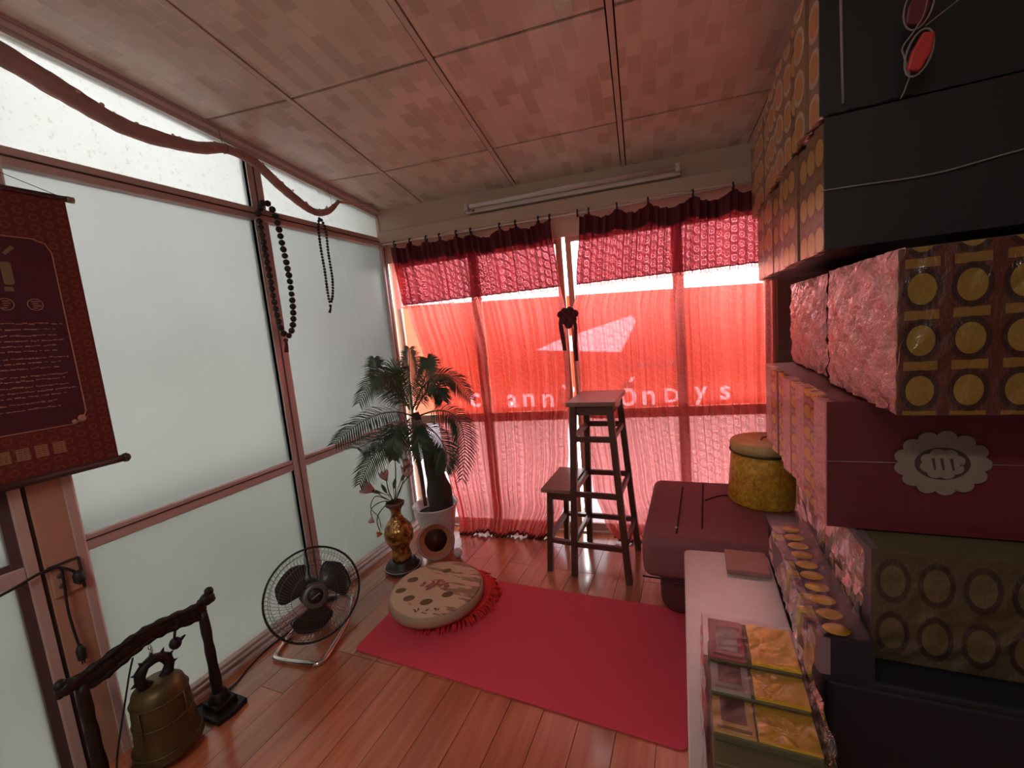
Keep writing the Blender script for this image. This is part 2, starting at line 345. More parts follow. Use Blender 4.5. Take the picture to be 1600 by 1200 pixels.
M = dict(
 floor=wood_floor(), panel=ceiling_panel_mat(), bar=simple('ceiling_bar_paint', (.66,.56,.46), .4), gap=simple('dark_void', (.03,.02,.015), .9),
 alu=simple('dusty_pink_aluminium', (.54,.42,.39), .42, .1, .1, 30), alu2=simple('grey_aluminium', (.55,.49,.47), .35, .35, .1, 30),
 dark_alu=simple('dark_aluminium', (.10,.06,.06), .5), gasket=simple('dark_gasket', (.05,.035,.03), .7), edge=simple('pale_edge_bead', (.78,.70,.66), .4),
 post=simple('brown_post_board', (.46,.27,.19), .5, 0, .12, 6),
 pane=frosted('frosted_pane', .185, (1,1,.96), 0, .45, .3), pane_hi=frosted('frosted_transom_pane', .25, (1,1,.97), .6, .4, .35), pane_lo=frosted('frosted_lower_pane', .215, (1,1,.93), 0, .5, .3),
 pane_w=frosted('frosted_window_pane', .43, (1,.93,.97), 0, .5, .4), glass=clear_glass(),
 plaster=simple('beige_beam_paint', (.52,.40,.30), .55, 0, .1, 5), header=simple('window_header_cream', (.62,.5,.42), .5), wframe=simple('tan_window_frame', (.52,.34,.25), .45),
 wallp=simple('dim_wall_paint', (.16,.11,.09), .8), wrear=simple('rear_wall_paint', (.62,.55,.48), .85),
 sheer=sheer('red_sheer_lace', (.92,.36,.34), (.78,.19,.165), .39, .68), val=sheer('wine_lace_valance', (.47,.21,.26), (.16,.012,.022), .10, .36, .55),
 val_band=simple('wine_cotton_band', (.115,.012,.02), .8), fringe=simple('wine_fringe_thread', (.22,.03,.04), .8),
 cord=simple('black_cord', (.012,.01,.012), .5), white=simple('off_white_plastic', (.62,.57,.53), .35), tube=simple('milky_tube_glass', (.66,.60,.57), .2),
 metal=simple('dull_steel', (.4,.38,.36), .35, .9), chrome=simple('chrome_tube', (.72,.68,.66), .13, 1.0, .05), 
 stool=simple('dark_stained_wood', (.085,.032,.024), .38, 0, .3, 18), stool_top=simple('stool_top_reflection', (.24,.13,.105), .33, 0, .25, 14),  # stool top colour carries a greyish pink reflection
 rug=simple('crimson_felt', (.70,.075,.115), .95, 0, .08, 90, .2, 0, .15), red=simple('bright_red_plush', (.72,.03,.03), .8, 0, .15, 60), 
 disc_face=landscape(), disc_side=simple('bare_disc_rim', (.42,.28,.19), .6), ink=simple('brown_ink', (.17,.095,.045), .7), inkred=simple('dull_red_ink', (.38,.10,.09), .7),
 black_plastic=simple('black_fan_plastic', (.018,.015,.017), .42), blade=simple('smoky_fan_blade', (.028,.022,.024), .3, 0, .1), wire=simple('grey_guard_wire', (.16,.14,.13), .4, .6), silver=simple('silver_badge', (.6,.58,.56), .3, .8),
 carved=simple('black_carved_wood', (.014,.008,.007), .5, 0, .4, 40, .4, 0, .3), bronze=simple('aged_bronze', (.11,.075,.028), .45, .55, .3, 14, .5, 0, .1),
 gold_vase=gold_crackle(), ebony=simple('dark_pedestal_wood', (.03,.022,.018), .4), stem=simple('bronze_green_stem', (.06,.07,.03), .5), petal=simple('dusty_pink_petal', (.66,.43,.39), .5, 0, .2), orange=simple('orange_blossom', (.62,.16,.03), .6),
 porcelain=simple('white_porcelain', (.62,.60,.62), .12, 0, .08, 6, .6), trunk=simple('dark_palm_trunk', (.05,.04,.032), .75, 0, .3, 25, .4, 0, .3), trunk2=simple('maroon_palm_sheath', (.14,.055,.05), .6), 
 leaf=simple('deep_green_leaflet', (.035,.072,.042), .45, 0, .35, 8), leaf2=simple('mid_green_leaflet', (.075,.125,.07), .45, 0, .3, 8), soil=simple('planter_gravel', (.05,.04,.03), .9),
 rim=simple('lilac_glazed_rim', (.42,.28,.29), .2, 0, .2, 14, .6), ochre=simple('rust_glaze', (.50,.21,.11), .22, 0, .2, 10, .6), cavity=simple('brown_bowl_hollow', (.085,.032,.028), .3, 0, .5, 18),
 maroon=simple('maroon_upholstery', (.24,.07,.085), .7, 0, .12, 30), maroon_d=simple('dark_maroon_side', (.10,.022,.03), .75, 0, .15, 25), seam=simple('dark_seam_thread', (.03,.008,.01), .9),  # last one: near-black maroon for slits and piping
 brocade=brocade(), brocade_top=simple('pale_gold_lid_cloth', (.58,.40,.17), .5, .1, .3, 30),
 table=simple('mottled_grey_tabletop', (.42,.38,.37), .33, 0, .14, 18), table_leg=simple('grey_table_leg', (.25,.23,.22), .5), carton=simple('rose_carton', (.38,.17,.15), .7),
 scroll=scroll_mat(), scroll_in=simple('wine_scroll_field', (.075,.010,.020), .55, 0, .2, 8), thread=simple('faded_gold_print', (.42,.22,.165), .5), seal=simple('faded_seal_gold', (.30,.15,.085), .5), rod=simple('dark_scroll_rod', (.05,.02,.017), .5), rod_tip=simple('brass_rod_tip', (.26,.18,.11), .4, .4), printgrey=simple('grey_printed_emblem', (.22,.14,.08), .5),
 bead=simple('black_wood_bead', (.016,.013,.012), .38), drape=simple('mauve_print_cloth', (.36,.22,.21), .85, 0, .3, 22), drape_spot=simple('pale_flower_print', (.58,.38,.36), .85),
 dblack=simple('black_card', (.012,.010,.011), .6), navy=simple('dark_navy_card', (.010,.009,.014), .55, 0, .15), dmaroon=simple('deep_maroon_card', (.11,.010,.017), .5, 0, .1, 20), emblem=simple('faded_paper_rose', (.20,.155,.125), .7, 0, .15, 30), emblem_cut=simple('rose_cut_shadow', (.05,.025,.022), .8),
 string=simple('white_string', (.22,.18,.165), .7), red_packet=simple('red_packet_paper', (.45,.03,.025), .5), film=film_mat(), pink=pink_film(),
 coinA=coin_mat('gold_coin_bundle_edge', (.20,.12,.06), (.55,.33,.08), (.16,.06,.03), .083, .10, None, .3, .3), coinA2=coin_mat('copper_coin_bundle_edge', (.26,.15,.09), (.60,.28,.10), (.5,.42,.33), .083, .10, None, .3, .3),
 coinP=coin_mat('coin_print_on_red', (.10,.018,.010), (.36,.22,.03), (.035,.006,.005), .067, .092, (.26,.14,.02), .4, off=(-.345, -1.178, 0)),
 coinG=coin_mat('coin_print_on_olive', (.095,.07,.035), (.15,.115,.05), (.04,.022,.018), .072, .122, None, .4, off=(-.341, -.61, 0)),
 coinM=coin_mat('orange_coin_bundle_edge', (.42,.17,.13), (.66,.30,.06), (.28,.08,.06), .085, .06, None, .25, .2), coinR=coin_mat('yellow_coin_bundle_top', (.15,.085,.10), (.66,.50,.11), (.30,.20,.10), .2, .2, None, .3, .2),
 mauve=simple('mauve_bundle_paper', (.20,.12,.14), .3), goldpaper=simple('gold_foil_paper', (.62,.40,.03), .28, .35, .2, 40, .5, 0, .3), label_red=simple('purple_red_label', (.30,.06,.075), .4), label_grey=simple('grey_printed_label', (.34,.29,.29), .45), label_tan=simple('tan_printed_label', (.48,.30,.09), .5), label_dark=simple('dark_label_print', (.12,.045,.04), .5), olive=simple('dim_olive_paper', (.11,.085,.04), .6),
 sign=translucent_mat('red_banner_vinyl', (.50,.155,.095), .8), sign_white=translucent_mat('white_banner_print', (.66,.56,.62), .9), sign_grey=simple('banner_pole', (.3,.3,.3), .5), 
 ground=simple('concrete_yard', (.50,.50,.47), .9), outwall=simple('added_outer_wall', (.36,.38,.32), .9), blue=simple('pale_blue_house_paint', (.45,.58,.72), .8), bluedark=simple('blue_house_window', (.16,.22,.32), .4), roof=simple('blue_house_roof', (.32,.33,.36), .7),
)

# ------------------------------------------------------------------ the setting
XL = -1.971; NW = 2.74; NC = 2.655
def zc(y): return 2.532 - .1293*(y - .771)
floor = struct('floor')
b = MB(); b.box((-2.05, -1.7, -.05), (1.15, 3.1, -.012)); b.build('subfloor', M['gap'], floor)
pm = {}
def plank_mesh(L):
    k = round(L, 3)
    if k not in pm:
        m = MB(); w = .1325; e = .0012; m.prism([(e, e), (w-e, e), (w-e, L-e), (e, L-e)], -.012, 0); pm[k] = m.mesh('floor_plank', M['floor'])
    return pm[k]
for i in range(-11, 13):
    x = -.557 + i*.1325
    if x < -2.1 or x > 1.05: continue
    y = -1.65 + random.choice((-.3, 0, .25, .5))*.8 - .4
    while y < 2.8:
        L = .9; y0 = max(y, -1.65); y1 = min(y+L, 2.75)
        if y1-y0 > .08: inst('floor_plank', plank_mesh(y1-y0), floor, (x, y0, 0))
        y += L

ceil = struct('ceiling')
b = MB(); b.add([(-2.05, -1.7, zc(-1.7)+.03), (1.15, -1.7, zc(-1.7)+.03), (1.15, 3.1, zc(3.1)+.03), (-2.05, 3.1, zc(3.1)+.03),
                 (-2.05, -1.7, zc(-1.7)+.07), (1.15, -1.7, zc(-1.7)+.07), (1.15, 3.1, zc(3.1)+.07), (-2.05, 3.1, zc(3.1)+.07)],
                [(0,1,2,3),(7,6,5,4),(0,4,5,1),(1,5,6,2),(2,6,7,3),(3,7,4,0)]); b.build('ceiling_backing', M['gap'], ceil)
CP = .6555
for i in range(-3, 3):
    for j in range(-6, 4):
        s0 = -.04 + i*CP; n0 = 2.25 + (j-1)*CP; g = .006
        s1, n1 = s0+CP-g-.01, n0+CP-g; s0 += g+.01; n0 += g
        n1 = min(n1, 2.735)
        if n0 >= n1: continue
        cs = [W(s0, n0, 0), W(s1, n0, 0), W(s1, n1, 0), W(s0, n1, 0)]
        cs = [Vector((min(max(p.x, XL+.0), 1.06), p.y, 0)) for p in cs]
        if cs[1].x-cs[0].x < .03 or cs[2].y < -1.65: continue
        m = MB(); m.add([(p.x, p.y, zc(p.y)) for p in cs] + [(p.x, p.y, zc(p.y)+.012) for p in cs], [(0,1,2,3),(7,6,5,4),(0,4,5,1),(1,5,6,2),(2,6,7,3),(3,7,4,0)])
        m.build('ceiling_panel', M['panel'], ceil)
for i in range(-3, 3):        # the bars the panels lie on, running towards the window
    m = MB(); s = -.04 + i*CP
    a, c = W(s, -1.4, 0), W(s, 2.72, 0)
    if a.x < XL-.25 or a.x > 1.0: continue
    a.z = zc(a.y)+.001; c.z = zc(c.y)+.001
    if c.x > XL and a.x < 1.05: m.bar(a, c, .021, .010); m.build('ceiling_bar', M['bar'], ceil)

wl_ = struct('wall_left')
def member(name, lo, hi, mat='alu', bev=.004): MB().box(lo, hi).build(name, M[mat], wl_, bevel=bev)
YC = 2.54
x0, x1 = XL-.035, XL
# sloping top rail
m = MB()
def slope_bar(mb, ya, yb, dz0, dz1, xa, xb):
    vs = [(x, y, zc(y)+dz) for x in (xa, xb) for y in (ya, yb) for dz in (dz0, dz1)]
    mb.add(vs, [(0,1,3,2),(4,6,7,5),(0,4,5,1),(2,3,7,6),(1,5,7,3),(0,2,6,4)])
slope_bar(m, .60, YC, -.048, .02, x0, x1); m.build('top_rail', M['alu2'], wl_)
m = MB(); slope_bar(m, .60, YC, -.026, -.012, x1-.002, x1+.012); m.build('top_rail_bead', M['edge'], wl_)
m = MB(); slope_bar(m, .60, YC, -.010, .0, x1-.002, x1+.022); m.build('ceiling_trim', M['alu'], wl_)
member('transom_rail', (x0, .694, 2.063), (x1+.012, YC, 2.122)); member('transom_groove', (x1+.008, .694, 2.089), (x1+.016, YC, 2.094), 'gasket', 0)
member('middle_rail', (x0, .694, .776), (x1, YC, .832)); member('middle_groove', (x1-.003, .694, .812), (x1+.002, 1.543, .816), 'gasket', 0)
member('middle_groove', (x1-.003, 1.62, .812), (x1+.002, YC, .816), 'gasket', 0)
member('bottom_rail', (x0, .694, .0), (x1+.01, YC, .055)); member('bottom_track', (x1, .694, .034), (x1+.022, YC, .042), 'edge', 0); member('bottom_track', (x1, .694, .0), (x1+.03, YC, .014), 'edge', 0)
member('mullion', (x0, 1.543, .05), (x1+.002, 1.62, zc(1.6)-.04)); member('mullion_groove', (x1, 1.575, .06), (x1+.005, 1.581, zc(1.6)-.05), 'dark_alu', 0)
member('mullion_face', (x0, 1.543, .06), (x1+.0035, 1.568, zc(1.6)-.05), 'alu2', 0)
member('corner_post', (x0, YC-.055, 0), (x1+.002, YC+.0, zc(YC)-.02), 'alu'); member('corner_groove', (x1, YC-.034, .06), (x1+.005, YC-.028, zc(YC)-.05), 'dark_alu', 0)
# broad post beside the hanging scroll
member('post_board', (x0-.03, .586, 0), (x1, .672, zc(.6)-.01), 'post', .003); member('post_stile', (x0-.03, .668, 0), (x1+.004, .692, zc(.6)-.01), 'alu', .003)
member('post_edge', (x0, .690, 0), (x1+.002, .697, zc(.69)-.01), 'edge', 0)
member('post_gap', (x0, .570, 0), (x1-.006, .587, zc(.6)-.01), 'gasket', 0)
member('side_stile', (x0, .546, 0), (x1+.003, .574, zc(.6)-.01), 'alu', .003); member('side_stile_dark', (x0, .520, 0), (x1-.008, .547, zc(.6)-.01), 'dark_alu', 0)  # second strip: darker aluminium, set back beside the stile
member('side_rail', (x0, .0, .752), (x1, .546, .802)); member('side_rail_groove', (x0, .0, .800), (x1-.012, .52, .822), 'dark_alu', 0)
member('side_sill', (x0, .0, .0), (x1, .546, .055))
member('side_lintel', (x0, .0, 2.08), (x1, .546, 2.14))
def pane(y0, y1, z0, z1, mat, slope=False):
    m = MB(); zt0, zt1 = (zc(y0)-.045, zc(y1)-.045) if slope else (z1, z1)
    xs = (XL-.026, XL-.020)
    vs = [(x, y, z) for x in xs for y, z in ((y0, z0), (y1, z0), (y1, zt1), (y0, zt0))]
    m.add(vs, [(0,1,2,3),(7,6,5,4),(0,4,5,1),(1,5,6,2),(2,6,7,3),(3,7,4,0)]); m.build('glass_pane', M[mat], wl_)
pane(.694, 1.545, .05, .78, 'pane_lo'); pane(1.618, YC-.05, .05, .78, 'pane_lo')
pane(.694, 1.545, .83, 2.066, 'pane'); pane(1.618, YC-.05, .83, 2.066, 'pane')
pane(.694, 1.545, 2.12, 0, 'pane_hi', True); pane(1.618, YC-.05, 2.12, 0, 'pane_hi', True)
pane(.0, .522, .05, .756, 'pane_lo'); pane(.0, .522, .815, 2.085, 'pane')
pane(.0, .546, 2.14, 0, 'pane_hi', True)
member('side_mullion', (x0, -.035, 0), (x1, .0, zc(0)))
for z0, z1 in ((0, .055), (.752, .802), (2.08, 2.14)): member('side_rail', (x0, -1.7, z0), (x1, -.035, z1))
member('side_mullion', (x0, -.90, 0), (x1, -.86, 2.74))
pane(-.86, -.035, .055, .752, 'pane_lo'); pane(-.86, -.035, .802, 2.08, 'pane'); pane(-.86, -.035, 2.14, 0, 'pane_hi', True)
pane(-1.7, -.90, .055, .752, 'pane_lo'); pane(-1.7, -.90, .802, 2.08, 'pane'); pane(-1.7, -.90, 2.14, 0, 'pane_hi', True)
member('top_rail', (x0, -1.7, 2.64), (x1, .6, 2.86), 'alu2')

wb = struct('wall_back')
def wbox(mb, s0, s1, n0, n1, z0, z1):
    vs = [W(s, n, z) for s, n, z in ((s0,n0,z0),(s1,n0,z0),(s1,n1,z0),(s0,n1,z0),(s0,n0,z1),(s1,n0,z1),(s1,n1,z1),(s0,n1,z1))]
    return mb.add(vs, [(0,3,2,1),(4,5,6,7),(0,1,5,4),(1,2,6,5),(2,3,7,6),(3,0,4,7)])
SL = -1.695; SR = .74
wbox(MB(), SL-.2, 1.3, NW, NW+.14, 1.955, 2.5).build('lintel_wall', M['header'], wb)
wbox(MB(), SR, 1.3, NW-.02, NW+.12, 0, 1.96).build('wall_pier', M['wallp'], wb)
wbox(MB(), SL-.06, SR, NW, NW+.12, -.05, .012).build('window_sill', M['header'], wb)
t1 = wbox(MB(), SL+.005, 1.2, NW-.05, NW-.0, 2.155, 2.33).build('trim_1', M['plaster'], bevel=.004); t1['kind'] = 'structure'
t2 = wbox(MB(), SL+.005, 1.2, NW-.085, NW-.0, 2.08, 2.158).build('trim_2', M['plaster'], bevel=.006); t2['kind'] = 'structure'
SP = [SL, -1.055, -.432, .235, SR]
def window(k, sa, sb, la, lb):      # la / lb: stile widths at the two sides
    o = struct('window_%d' % k, W((sa+sb)/2, NW, 0))
    mb = MB(); wbox(mb, sa, sa+la, NW+.02, NW+.06, .01, 1.96); mb.build('stile', M['wframe'], o, bevel=.003)
    mb = MB(); wbox(mb, sb-lb, sb, NW+.02, NW+.06, .01, 1.96); mb.build('stile', M['wframe'], o, bevel=.003)
    for z0, z1 in ((.01, .06), (.785, .845), (1.925, 1.96)):
        mb = MB(); wbox(mb, sa+la, sb-lb, NW+.022, NW+.058, z0, z1); mb.build('rail', M['wframe'], o, bevel=.003)
    mb = MB(); wbox(mb, sa+la-.004, sb-lb+.004, NW+.036, NW+.041, .055, .79); mb.build('frosted_pane', M['pane_w'], o)
    mb = MB(); wbox(mb, sa+la-.004, sb-lb+.004, NW+.036, NW+.041, .842, 1.93); mb.build('clear_pane', M['glass'], o)
window(1, SP[0], SP[1], .05, .032); window(2, SP[1], SP[2]-.011, .032, .042); window(3, SP[2]+.011, SP[3], .036, .03); window(4, SP[3], SP[4], .03, .05)
wr = MB().box((1.06, -1.7, 0), (1.12, 3.0, 2.95)).build('wall_right', M['wallp']); wr['kind'] = 'structure'
wr = MB().box((-2.05, -1.76, 0), (1.15, -1.70, 2.95)).build('wall_rear', M['wrear']); wr['kind'] = 'structure'
bb = MB().box((XL-.0, .70, 0), (XL+.045, .70, 0)) if False else None

# unseen lamp added behind the camera to brighten the interior
l2 = thing('added_fill_lamp', 'added unseen fill lamp on the ceiling behind the camera', 'lamp', (-.5, -1.0, 2.70))
MB().box((-1.1, -1.06, 2.69), (.1, -.94, 2.735)).build('lamp_body', M['white'], l2, bevel=.006)
MB().tube([(-1.08, -1.0, 2.672), (.08, -1.0, 2.672)], .014, 12).build('tube', M['tube'], l2)
ld = bpy.data.lights.new('fill_light', 'AREA'); ld.shape = 'RECTANGLE'; ld.size = 1.15; ld.size_y = .12; ld.energy = 3.8; ld.color = (1, .95, .88)
lo = bpy.data.objects.new('fill_light', ld); COL.objects.link(lo); lo.parent = l2; lo.location = Vector((-.5, -1.0, 2.65)) - ORG[l2.name]
# ------------------------------------------------------------------ outside
g = MB().box((-30, -30, -.32), (30, 40, -.22)).build('ground', M['ground']); g['kind'] = 'structure'
o = MB().box((-3.1, -3, -.22), (-2.95, 3.2, .62)).build('added_dimming_wall', M['outwall']); o['kind'] = 'structure'  # unseen low wall, added to dim the lower left panes
sg = thing('banner_sign', 'red outdoor banner with white letters seen through the sheer curtains', 'sign', W(-.5, 3.3, .75))
for a in (-2.15, 1.25):
    MB().tube([W(a, 3.3, -.25), W(a, 3.3, 1.75)], .02, 8).build('banner_pole', M['sign_grey'], sg)
m = MB(); wbox(m, -2.15, 1.25, 3.297, 3.303, .745, 1.50); sheet = m.build('banner_sheet', M['sign'], sg)
for q in (2, 3, 6, 7): pass
for vtx in sheet.data.vertices:
    if vtx.co.z > .5: vtx.co.z += .21 if vtx.co.x < 0 else .05
def inlay(name, me, loc, rot):       # cut the red sheet and set the white piece into the hole
    dg = bpy.context.evaluated_depsgraph_get()
    cut = bpy.data.objects.new('cutter', me); COL.objects.link(cut); cut.location = loc; cut.rotation_euler = rot; cut.scale = (1, 1, 8)
    md = sheet.modifiers.new('cut', 'BOOLEAN'); md.operation = 'DIFFERENCE'; md.object = cut; md.solver = 'EXACT'; md.use_self = True
    bpy.context.view_layer.update()
    new = bpy.data.meshes.new_from_object(sheet.evaluated_get(bpy.context.evaluated_depsgraph_get()))
    sheet.modifiers.clear(); sheet.data = new; bpy.data.objects.remove(cut)
    o = bpy.data.objects.new(name, me); COL.objects.link(o); o.parent = sg; o.location = Vector(loc) - ORG[sg.name]; o.rotation_euler = rot
    return o
poly = [(-.80, 1.235), (-.62, 1.30), (-.05, 1.44), (-.02, 1.39), (-.14, 1.17), (-.45, 1.20)]
m = MB(); m.prism([(s+.4, z-1.3) for s, z in poly[::-1]], -.002, .002); inlay('white_printed_shape', m.mesh('white_printed_shape', M['sign_white']), W(-.4, 3.3, 1.3), (pi/2, 0, SK))
def sign_text(txt, s, z, size, name='sign_letter'):
    c = bpy.data.curves.new('letters', 'FONT'); c.body = txt; c.size = size; c.extrude = .002; c.offset = .022*size; c.align_x = 'CENTER'; c.resolution_u = 3
    c.materials.append(M['sign_white']); tmp = bpy.data.objects.new('letters_source', c); COL.objects.link(tmp)
    me = bpy.data.meshes.new_from_object(tmp.evaluated_get(bpy.context.evaluated_depsgraph_get())); bpy.data.objects.remove(tmp)
    bm_ = bmesh.new(); bm_.from_mesh(me); bmesh.ops.remove_doubles(bm_, verts=bm_.verts, dist=1e-5); bmesh.ops.recalc_face_normals(bm_, faces=bm_.faces); bm_.to_mesh(me); bm_.free()
    if len(txt) > 2:
        o = bpy.data.objects.new(name, me); COL.objects.link(o); o.parent = sg; o.location = W(s, 3.294, z) - ORG[sg.name]; o.rotation_euler = (pi/2, 0, SK); o['kind'] = 'stuff'
    else: inlay(name, me, W(s, 3.3, z), (pi/2, 0, SK))
for a in (('c', -1.36, .80, .24), ('a', -1.03, .785, .22), ('n', -.89, .785, .22), ('n', -.73, .775, .22), ('ử', -.58, .775, .22), ('i', -.47, .775, .22), ('ố', -.11, .765, .23), ('n', .04, .765, .22), ('D', .20, .775, .15), ('y', .40, .795, .19), ('s', .56, .785, .2)):
    sign_text(*a)
sign_text('CC5 • 094 410 L25 EA', .06, 1.045, .055, 'phone_line')
hs = thing('house', 'pale blue house far outside, seen past the left curtain edge', 'building', (-7.2, 8.6, -.22))
m = MB().box((-9.0, 8.6, -.22), (-5.9, 11, 2.15)); m.build('wall', M['blue'], hs)
m = MB().prism([(-9.2, 2.1), (-5.7, 2.1), (-7.45, 2.75)], -11.1, -8.4, Matrix(((1,0,0,0),(0,0,-1,0),(0,1,0,0),(0,0,0,1)))); m.build('roof', M['roof'], hs)
for xx in (-8.4, -7.3, -6.5): MB().box((xx-.25, 8.55, 1.0), (xx+.25, 8.62, 1.7)).build('window', M['bluedark'], hs)

# ------------------------------------------------------------------ curtains
HKL = [-1.56, -1.44, -1.32, -1.222, -1.103, -1.001, -.806, -.701, -.555, -.485]; HKR = [-.317, -.25, -.088, .084, .319, .519, .66]
LL = [(2.05, -1.59), (1.67, -1.56), (1.6, -1.52), (1.22, -1.44), (.63, -1.385), (0, -1.318)]
LR = [(2.05, -.482), (1.72, -.459), (1.47, -.428), (1.12, -.432), (.62, -.478), (.24, -.54), (0, -.64)]
RL = [(2.05, -.305), (1.63, -.352), (1.47, -.396), (1.2, -.388), (.87, -.388), (.37, -.342), (.11, -.28), (0, -.21)]
RR = [(2.05, .70), (0, .70)]
def curtain(nm, label, L, Rr, hooks, folds, ph, side):
    o = thing(nm, label, 'curtain', W((L[0][1]+Rr[0][1])/2, NC, 0))
    rnd = random.Random(ph); am = [rnd.uniform(.6, 1.3) for _ in range(60)]; off = [rnd.uniform(-.35, .35) for _ in range(60)]
    def ztop(s):
        for a, c in zip(hooks, hooks[1:]):
            if a <= s <= c:
                t = (s-a)/(c-a); return 2.048 - min(.045, .22*(c-a))*(1-(2*t-1)**2)
        return 2.04
    def fold(u, z):
        k = u*folds; i = int(k) % 60; t = k-int(k); a = lerp(am[i], am[i+1], t)
        p = 2*pi*(k + lerp(off[i], off[i+1], t) + .10*sin(z*2.1+i*.7))
        w = abs(interp(Rr, z)-interp(L, z))/abs(interp(Rr, 2.05)-interp(L, 2.05))
        return (.017+.010*(1-w)+.006*max(0, 1-z))*a*sin(p) + .006*a*sin(2.3*p+1)
    def uedge(u, z):
        d = (1-u) if side == 'L' else u        # gathers crowd towards the tied edge at knot height
        g = math.exp(-((z-1.46)/.35)**2)
        return u
    def P(u, v, zt=None, zb=.0, dn=0):
        s_top = lerp(interp(L, 2.05), interp(Rr, 2.05), u); zt_ = ztop(s_top)
        zb_ = zb + (.012*sin(u*17+ph) if zb < .1 else 0)
        if zb < .1:
            e = (1-u) if side == 'L' else u
            zb_ += .012
        z = lerp(zt_, zb_, v); s = lerp(interp(L, z), interp(Rr, z), u)
        return W(s, NC + fold(u, z) + dn - (.02*max(0, .12-z)/.12), z)
    wd = abs(Rr[0][1]-L[0][1])
    m = MB(); m.grid(lambda u, v: P(u, v), 200, 60, lambda u, v: (u*wd*1.25, 2.05*(1-v))); m.build('sheer_panel', M['sheer'], o)
    zh = 1.648
    m = MB(); m.grid(lambda u, v: P(u, v, zb=zh, dn=-.016), 200, 18, lambda u, v: (u*wd*1.25, 2.05-.4*v)); vo = m.build('valance', M['val'], o, label='darker wine lace valance')
    m = MB(); m.grid(lambda u, v: P(u, v*.27, zb=zh, dn=-.022), 200, 6); m.build('header_band', M['val_band'], o)
    m = MB(); m.tube([P(k/200, 1, zb=zh, dn=-.020) for k in range(201)], .004, 5)
    nl = int(wd/.02)
    for k in range(nl):
        c = P((k+.5)/nl, 1, zb=zh, dn=-.02)
        m.tube([c + ROTW @ Vector((.009*cos(a), 0, -.012 + .012*sin(a))) for a in [2*pi*q/8 for q in range(8)]], .0016, 4, closed=True)
    m.build('fringe', M['fringe'], vo, kind='stuff')
    m = MB(); m.tube([P(k/200, .998, dn=-.002) for k in range(201)], .007, 5); m.build('bottom_hem', M['val_band'], o)
    hp = [h for h in hooks]
    for h in hp:
        mm = MB(); mm.tube([W(h, NC-.012, 2.035), W(h, NC-.02, 2.06), W(h, NC-.015, 2.078), W(h, NC-.002, 2.08), W(h, NC+.006, 2.065), W(h, NC+.004, 2.045)], .005, 6)
        mm.build('hanging_loop', M['cord'], o)
    return o
cl_ = curtain('curtain', 'left red sheer curtain behind the palm, with wine lace valance', LL, LR, HKL, 22, 3, 'L')
cr2 = curtain('curtain', 'right red sheer curtain behind the step stool and maroon bench', RL, RR, HKR, 20, 8, 'R')
# tie on the left curtain that gathers both edges
m = MB(); c = W(-.412, NC-.03, 1.455)
for dx, dz, r in ((-.045, .02, .024), (-.02, .035, .026), (.012, .04, .025), (.04, .018, .024), (-.03, -.012, .030), (.02, -.015, .032), (-.002, -.045, .026), (0, .01, .03)): m.ball(c+ROTW @ Vector((dx, -.004*(dz < 0), dz)), r, 12, 8, (1, .7, 1))
m.tube(catmull([c+ROTW @ Vector((-.035, 0, .01)), c+ROTW @ Vector((-.05, -.01, -.03)), c+ROTW @ Vector((-.042, -.01, -.12)), c+ROTW @ Vector((-.038, 0, -.20))], 4), [.012]*6+[.014]*4+[.012]*3, 6)
m.tube(catmull([c+ROTW @ Vector((.03, 0, 0)), c+ROTW @ Vector((.04, -.01, -.06)), c+ROTW @ Vector((.032, -.01, -.16)), c+ROTW @ Vector((.03, 0, -.27))], 4), .012, 6)
tie = m.build('curtain_tie', M['val_band'], loc=c); tag(tie, 'dark wine cloth knot tying the two curtains together at the middle', 'curtain tie')
m = MB(); m.tube([W(-1.66, NC+.0, 2.07), W(-.4, NC, 2.062), W(.80, NC, 2.07)], .0055, 8)
rod = m.build('curtain_rod', M['white'], loc=W(-.4, NC, 2.065)); tag(rod, 'thin pale curtain rod under the beam carrying both curtains', 'curtain rod')
# plain under-layer that shows at the far left edge
m = MB(); m.grid(lambda u, v: W(lerp(-1.625, -1.54, u)-.01*v, NC+.045+.008*sin(u*9), lerp(2.04, 1.63, v)), 10, 12, lambda u, v: (u*.1, v*.4))
ul = m.build('curtain_remnant', M['sheer'], loc=W(-1.6, NC+.04, 1.63)); tag(ul, 'short narrow red cloth strip hanging in the far left corner of the window', 'cloth')

# fluorescent lamp on the beam
lamp = thing('fluorescent_lamp', 'unlit long fluorescent tube lamp mounted on the beam above the curtains', 'lamp', W(-.38, NW-.07, 2.2))
m = MB(); wbox(m, -1.02, .262, NW-.092, NW-.052, 2.168, 2.222); m.build('lamp_body', M['white'], lamp, bevel=.006)
m = MB(); m.tube([W(-.985, NW-.112, 2.205), W(.235, NW-.112, 2.205)], .0145, 14); m.build('tube', M['tube'], lamp)
for s in (-1.005, .245):
    m = MB(); wbox(m, s-.013, s+.013, NW-.128, NW-.06, 2.18, 2.226); m.build('lamp_holder', M['white'], lamp, bevel=.005)
m = MB(); m.tube([W(-.965, NW-.108, 2.178), W(-.965, NW-.125, 2.178)], .009, 10); m.build('starter', M['metal'], lamp)

